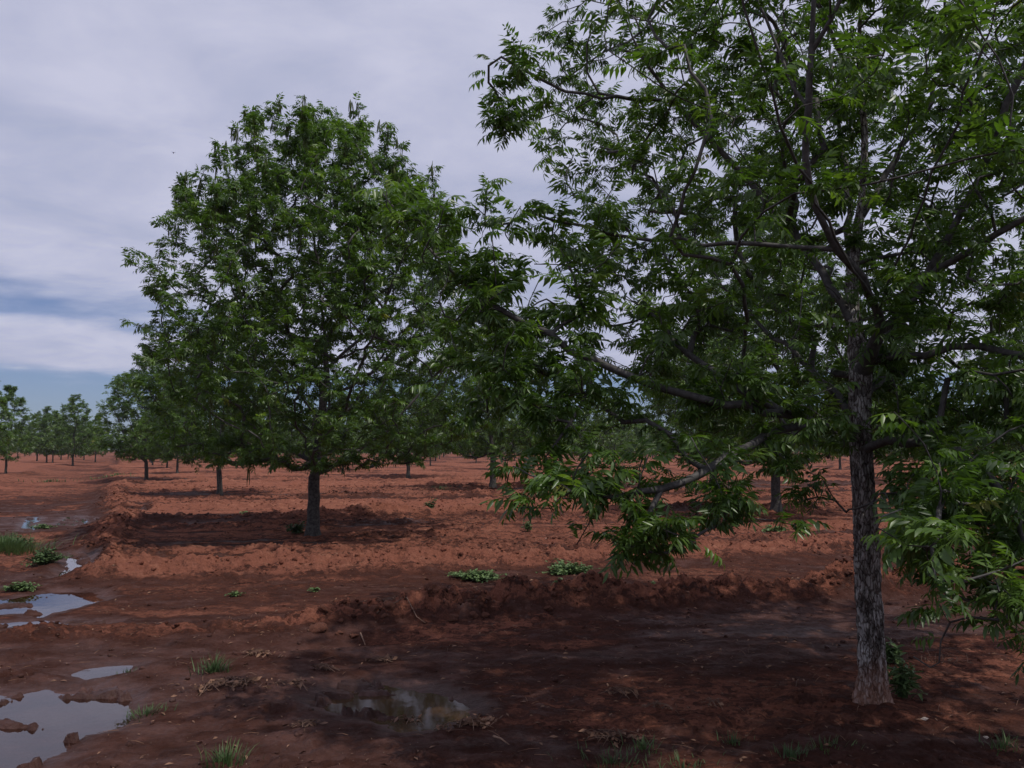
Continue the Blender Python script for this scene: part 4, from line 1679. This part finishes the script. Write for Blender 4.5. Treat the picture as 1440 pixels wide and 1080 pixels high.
def grass_tuft(px, py, rad, L, n, label, mat=None, w=.006, name='grass_tuft', cat='grass', spread=1.0, seed=0):
    r = np.random.default_rng(seed + int(px * 7 + py))
    x, y = gp(px, py, 0.04)
    z = gz(x, y)
    root = empty(name, (x, y, z), 0, label=label, category=cat)
    bag = Bag()
    A_ = r.uniform(0, 6.28, n)
    Q = np.abs(r.normal(0, rad * .5, n))
    bx, by = np.cos(A_) * Q * 1.3, np.sin(A_) * Q * .8
    bz = gzs(bx + x, by + y) - z - .005
    for k in range(n):
        blade_bag(bag, np.array([bx[k], by[k], bz[k]]), L * r.uniform(.5, 1.15), w * r.uniform(.7, 1.3), A_[k] + r.normal(0, .6), r.uniform(.05, .6) * spread, r, curl=r.uniform(.2, 1.2))
    me = bag.mesh('blades')
    obj('blades', me, mat or M_GRASS, root, kind='stuff')
    return root


def weed_patch(px, py, rx, ry, h, n, label, mat=None, leaf=.03, cat='weed', name='leafy_weed', seed=0, elong=1.6):
    """low branching weed: stems with small oval leaves"""
    r = np.random.default_rng(seed + int(px * 3 + py))
    x, y = gp(px, py, 0.04)
    z = gz(x, y)
    root = empty(name, (x, y, z), 0, label=label, category=cat)
    st = Bag()
    lf = Bag()
    for k in range(n):
        a = r.uniform(0, 6.28)
        q = r.random() ** .5 * (0.72 + 0.30 * math.sin(3 * a + px) + 0.22 * math.sin(5 * a + py)) + (r.random() < .08) * r.uniform(.2, .7)
        ex, ey = math.cos(a) * rx * q, math.sin(a) * ry * q
        sx, sy = ex * r.uniform(.2, .5), ey * r.uniform(.2, .5)
        z0 = gz(x + sx, y + sy) - z
        z1 = max(gz(x + ex, y + ey) - z, z0) + h * r.uniform(.3, 1.0) * (1.15 - q * .6)
        P = np.array([[sx, sy, z0], [(sx + ex) / 2, (sy + ey) / 2, (z0 + z1) / 2 + h * .12], [ex, ey, z1]])
        st.tube(P, [.0028, .002, .0012], 3)
        for m in range(int(r.integers(7, 12))):
            t = r.uniform(.25, 1)
            c = P[0] * (1 - t) ** 2 + 2 * P[1] * t * (1 - t) + P[2] * t * t
            L = leaf * r.uniform(.45, 1.3)
            w = L / elong
            Vv = np.array([[0, 0, 0], [L * .35, w * .5, .08 * L], [L * .75, w * .4, .05 * L], [L, 0, -.08 * L], [L * .75, -w * .4, .05 * L], [L * .35, -w * .5, .08 * L]])
            M = rotm(r.uniform(0, 6.28), r.uniform(-.6, .5), r.uniform(-.5, .5))
            lf.add(Vv @ M.T + c, [[0, 1, 2, 3], [0, 3, 4, 5]])
    obj('stems', st.mesh('stems'), M_DARKGRASS, root, kind='stuff')
    obj('leaves', lf.mesh('leaves'), mat or M_WEED, root, kind='stuff')
    return root


def litter_heap(px, py, rx, ry, n, label, seed=0, mat=M_DRY, stick=8):
    r = np.random.default_rng(seed + int(px + py * 5))
    x, y = gp(px, py, 0.03)
    z = gz(x, y)
    root = empty('dead_plant', (x, y, z), 0, label=label, category='dead plant')
    bag = Bag()
    sx = r.normal(0, rx * .5, n)
    sy = r.normal(0, ry * .5, n)
    sz = gzs(x + sx, y + sy) - z
    for k in range(n):
        L = r.uniform(.02, .055)
        w = L * r.uniform(.25, .5)
        Vv = np.array([[-L / 2, 0, 0], [0, w / 2, L * .18], [L / 2, 0, L * .1], [0, -w / 2, -L * .05]])
        M = rotm(r.uniform(0, 6.28), r.uniform(-.7, .7), r.uniform(-1, 1))
        bag.add(Vv @ M.T + [sx[k], sy[k], sz[k] + r.uniform(.003, .03)], [[0, 1, 2, 3]])
    obj('dry_leaves', bag.mesh('dry_leaves'), mat, root, kind='stuff')
    sb = Bag()
    for k in range(stick):
        a = r.uniform(0, 6.28)
        c = np.array([r.normal(0, rx * .35), r.normal(0, ry * .35), 0])
        L = r.uniform(.08, .22)
        P = [c + np.array([math.cos(a), math.sin(a), 0]) * L * t + r.normal(0, .008, 3) + [0, 0, .02] for t in (-.5, -.15, .2, .5)]
        P = np.array(P)
        P[:, 2] = gzs(P[:, 0] + x, P[:, 1] + y) - z + np.array([.006, .03, .035, .015])
        sb.tube(P, [.002, .0018, .0014, .0008], 4)
    obj('dry_stems', sb.mesh('dry_stems'), M_STRAW, root, kind='stuff')


weed_patch(672, 812, .40, .30, .11, 170, 'left one of the two low green weed patches on the track', leaf=.04)
weed_patch(800, 803, .40, .26, .13, 160, 'right one of the two low green weed patches, with a taller stem before it', leaf=.042)
weed_patch(785, 824, .10, .08, .14, 26, 'small upright weed just behind the shaded berm', leaf=.04)
weed_patch(62, 794, .22, .30, .22, 140, 'bushy grey-green weed beside the small bright puddle', leaf=.045, mat=M_DARKGRASS)
weed_patch(28, 828, .22, .14, .10, 60, 'low pale weed on the far bank of the pointed puddle', leaf=.04)
weed_patch(60, 741, .28, .2, .08, 34, 'flat weed patch in the ditch above the bushy grey-green one', leaf=.05)
weed_patch(605, 720, .22, .18, .36, 40, 'solitary small bush weed in the open basin, left of the middle', leaf=.07, mat=M_DARKGRASS)
weed_patch(742, 748, .12, .1, .26, 22, 'thin upright weed on the sunlit soil below the middle tree', leaf=.05)
weed_patch(330, 838, .10, .07, .05, 12, 'tiny green seedling in the damp track at left', leaf=.035)
weed_patch(444, 832, .08, .06, .05, 10, 'tiny green seedling in the damp track further right', leaf=.035)
weed_patch(920, 822, .07, .05, .05, 9, 'small seedling at the top edge of the shaded berm', leaf=.03)
weed_patch(345, 723, .16, .12, .10, 14, 'small pair of green weeds on the far furrow', leaf=.06)
weed_patch(1032, 742, .22, .15, .10, 24, 'low weed in the shade of the tree behind the trunk', leaf=.06)
weed_patch(1090, 748, .3, .18, .12, 34, 'spreading low weeds in the shaded basin behind the trunk', leaf=.06)
weed_patch(418, 752, .28, .2, .22, 46, 'dark weeds at the foot of the broad round-topped tree', leaf=.06, mat=M_DARKGRASS)
weed_patch(1268, 985, .13, .11, .30, 34, 'green leafy suckers beside the foot of the nearest trunk', leaf=.06, elong=3.2, name='sucker_shoot', cat='shoot')
weed_patch(1252, 935, .05, .05, .20, 12, 'bright upright shoot against the right side of the nearest trunk', leaf=.08, elong=2.6, name='sucker_shoot', cat='shoot')
grass_tuft(4, 772, .60, .30, 900, 'dense green grass clump at the left edge beside the ditch', w=.010, spread=1.5)
weed_patch(18, 768, .45, .35, .26, 120, 'leafy weeds growing through the grass clump at the left edge', leaf=.05, mat=M_DARKGRASS)
grass_tuft(300, 945, .10, .15, 130, 'dull green grass tuft on the bare mud, above the dead plants', M_DARKGRASS, w=.006, spread=1.6)
grass_tuft(318, 1074, .14, .10, 120, 'fresh green grass at the bottom edge, left of centre', w=.005)
grass_tuft(860, 1070, .26, .06, 110, 'grass patch in the dappled shade at the bottom edge', M_DARKGRASS, w=.005)
grass_tuft(905, 1050, .10, .08, 60, 'little grass tuft amid dead stems near the bottom', w=.005)
grass_tuft(960, 1078, .22, .06, 80, 'grass patch at the bottom edge, nearer the trunk', M_DARKGRASS, w=.005)
grass_tuft(1112, 1062, .09, .08, 60, 'small grass tuft in the shade left below the trunk', M_DARKGRASS, w=.006)
grass_tuft(1165, 1052, .10, .06, 50, 'flat grass sprig just left of the trunk foot', w=.005)
grass_tuft(1412, 1056, .12, .09, 50, 'grass sprig in the bottom right corner', w=.005)
grass_tuft(1030, 1040, .10, .06, 40, 'faint grass sprig in the shade at lower centre right', M_DARKGRASS, w=.005)
grass_tuft(205, 1000, .12, .07, 90, 'dark drowned grass at the right edge of the large puddle', M_DARKGRASS, w=.005, spread=1.5)
grass_tuft(180, 942, .06, .05, 30, 'dark grass sprig by the thin broken puddle', M_DARKGRASS, w=.004)
grass_tuft(620, 690, .8, .18, 120, 'thin dull grass in the shaded basin left of the middle tree', M_DARKGRASS, w=.012)
grass_tuft(560, 652, 2.5, .3, 200, 'faint green grass strip in the far furrows', M_GRASS, w=.03)
grass_tuft(820, 645, 4.5, .35, 260, 'green grass strip before the far rows, right of centre', M_GRASS, w=.045)
grass_tuft(170, 672, 1.8, .2, 160, 'low green grass strip under the left trees', M_GRASS, w=.03)
grass_tuft(70, 676, 1.2, .2, 90, 'sparse grass on the far bank of the ditch', M_DARKGRASS, w=.03)
grass_tuft(1320, 935, .14, .09, 50, 'straw coloured dry grass in the shade right of the trunk', M_STRAW, w=.005, spread=1.8)

litter_heap(333, 968, .20, .12, 150, 'heap of dead stems and brown leaves on the mud below the grass tuft', stick=16, mat=M_DRY)
litter_heap(290, 972, .10, .07, 40, 'brown scrap of dead leaves left of the larger dead heap')
litter_heap(362, 930, .16, .06, 50, 'scattered dead leaves right of the dull grass tuft')
litter_heap(455, 944, .08, .05, 24, 'small brown leaf scrap at centre left')
litter_heap(420, 966, .09, .05, 26, 'dark leaf scrap below the centre-left one')
litter_heap(655, 1022, .18, .07, 90, 'dead stems lying across the brown puddle edge', stick=14)
litter_heap(878, 980, .09, .05, 34, 'dry leaf scrap in the dappled shade at lower centre')
litter_heap(925, 1000, .08, .05, 24, 'pale dry leaf scrap right of the one in dappled shade')
litter_heap(540, 930, .10, .06, 30, 'faint leaf scrap before the shade, lower centre')
litter_heap(430, 1025, .09, .05, 24, 'brown leaves just below the brown puddle')
litter_heap(1005, 998, .06, .04, 14, 'few brown leaves in shade left of the trunk')
litter_heap(550, 868, .10, .05, 26, 'dark leaves below the tip of the berm')
litter_heap(860, 1040, .2, .08, 70, 'dead stems among the bottom grass patches', stick=12)
litter_heap(580, 1005, .12, .06, 40, 'bits of leaf afloat in the brown puddle')

# thin bleached roots on the berm
for (pts_, lab) in ((((548, 845), (562, 853), (572, 858), (586, 868), (598, 870)), 'bleached forked root trailing down the sunlit berm'),
                    (((530, 866), (542, 862), (556, 863), (566, 858)), 'thin pale root lying left on the sunlit berm'),
                    (((507, 878), (512, 884), (514, 889)), 'short pale twig in front of the berm tip'),
                    (((1065, 748), (1072, 751), (1080, 757)), 'pale stick on the dry ridge behind the trunk'),
                    (((694, 1024), (704, 1029), (716, 1034)), 'brown stick end beside the dead stems')):
    w3 = []
    for q, (px, py) in enumerate(pts_):
        x, y = gp(px, py, 0.10)
        w3.append([x, y, gz(x, y) + .015 + .012 * (q % 2)])
    w3 = np.array(w3)
    c = w3[0].copy()
    bag = Bag()
    bag.tube(w3 - c, np.linspace(.007, .003, len(w3)), 6)
    me = bag.mesh('root')
    smooth(me)
    o = obj('fallen_root', me, M_STRAW, None, label=lab, category='root')
    o.location = c

# whitish stones
for (px, py, s, lab) in ((947, 760, .10, 'pale stone on the sunny ground under the hanging bough'), (770, 764, .03, 'small pale stone left of the larger pale one'),
                         (1300, 1018, .018, 'tiny white pebble in the shade right of the trunk'), (1385, 1035, .016, 'tiny white pebble at the lower right edge'),
                         (1290, 690, .1, 'pale lump of stone seen through leaves at right')):
    x, y = gp(px, py, .06)
    o = bpy.data.objects.new('stone', lump_mesh('stone', int(px), 3))
    COL.objects.link(o)
    o.data.materials.append(M_STONE)
    o.location = (x, y, gz(x, y) + s * .2)
    o.scale = (s, s * .7, s * .6)
    o['label'] = lab
    o['category'] = 'stone'

# litter over the whole foreground
r = np.random.default_rng(8)
N = 3600
yy = r.uniform(2.8, 12, N)
xx = r.uniform(-.7, .75, N) * yy
hh, ww, tl = ground(xx, yy)
k = ww < 1.12
bag = Bag()
for q in np.where(k)[0]:
    if r.random() < .72:
        L = r.uniform(.012, .05)
        w = L * r.uniform(.25, .45)
        Vv = np.array([[-L / 2, 0, 0], [0, w / 2, L * .15], [L / 2, 0, 0], [0, -w / 2, L * .05]])
        M = rotm(r.uniform(0, 6.28), r.uniform(-.3, .3), r.uniform(-.5, .5))
        bag.add(Vv @ M.T + [xx[q], yy[q], hh[q] + .006], [[0, 1, 2, 3]])
    else:
        a = r.uniform(0, 6.28)
        L = r.uniform(.03, .12)
        P = np.array([[xx[q] + math.cos(a) * L * t, yy[q] + math.sin(a) * L * t, hh[q] + .008 + .01 * (t > .3)] for t in (0, .5, 1)])
        bag.tube(P, .0016, 3)
obj('leaf_litter', bag.mesh('leaf_litter'), M_DRY, kind='stuff', label='scattered dead leaves and twigs on the mud', category='litter')

# thin midday air that pales the farthest rows
hm = bpy.data.materials.new('haze')
hm.use_nodes = True
hb = NB(hm.node_tree)
hm.node_tree.nodes.clear()
pv = hb.n('ShaderNodeVolumePrincipled', None, Color=(0.86, 0.90, 1.0, 1), Density=0.00025, Anisotropy=0.3)
ho = hb.n('ShaderNodeOutputMaterial')
hb.link(pv.outputs[0], ho.inputs['Volume'])
hx, hz0, hz1 = 1150.0, -1.6, 74.0
HV = np.array([[sx * hx, sy * hx, z] for z in (hz0, hz1) for sx, sy in ((-1, -1), (1, -1), (1, 1), (-1, 1))])
me = make_mesh('haze', HV, [[[0, 3, 2, 1], [4, 5, 6, 7], [0, 1, 5, 4], [1, 2, 6, 5], [2, 3, 7, 6], [3, 0, 4, 7]]])
obj('haze', me, hm, kind='stuff', label='thin pale air over the whole orchard', category='haze')

# a far bird
p = at(244, 215, 70)
bag = Bag()
V = np.array([[-.28, 0, .05], [-.14, .07, .09], [0, .07, 0], [.14, .07, .09], [.28, 0, .05], [.12, -.06, .06], [0, -.07, 0], [-.12, -.06, .06]])
bag.add(V, [[0, 7, 6, 1], [1, 6, 2, 2][:4]][:1], [[1, 6, 2], [2, 6, 3], [3, 6, 5], [3, 5, 4]])
wings = bag.mesh('wings')
broot = empty('bird', tuple(p), .5, label='tiny dark bird flying high against the pale cloud', category='bird')
M_BIRD = plain_mat('bird_feathers', (.03, .03, .035), (.06, .06, .07), 10, .8)
obj('wings', wings, M_BIRD, broot)
bb = Bag()
bb.tube(np.array([[0, -.2, 0], [0, -.1, 0], [0, .05, 0], [0, .14, .01], [0, .18, .0]]), [.015, .04, .045, .03, .008], 8)
obj('body', bb.mesh('body'), M_BIRD, broot)
print('done')
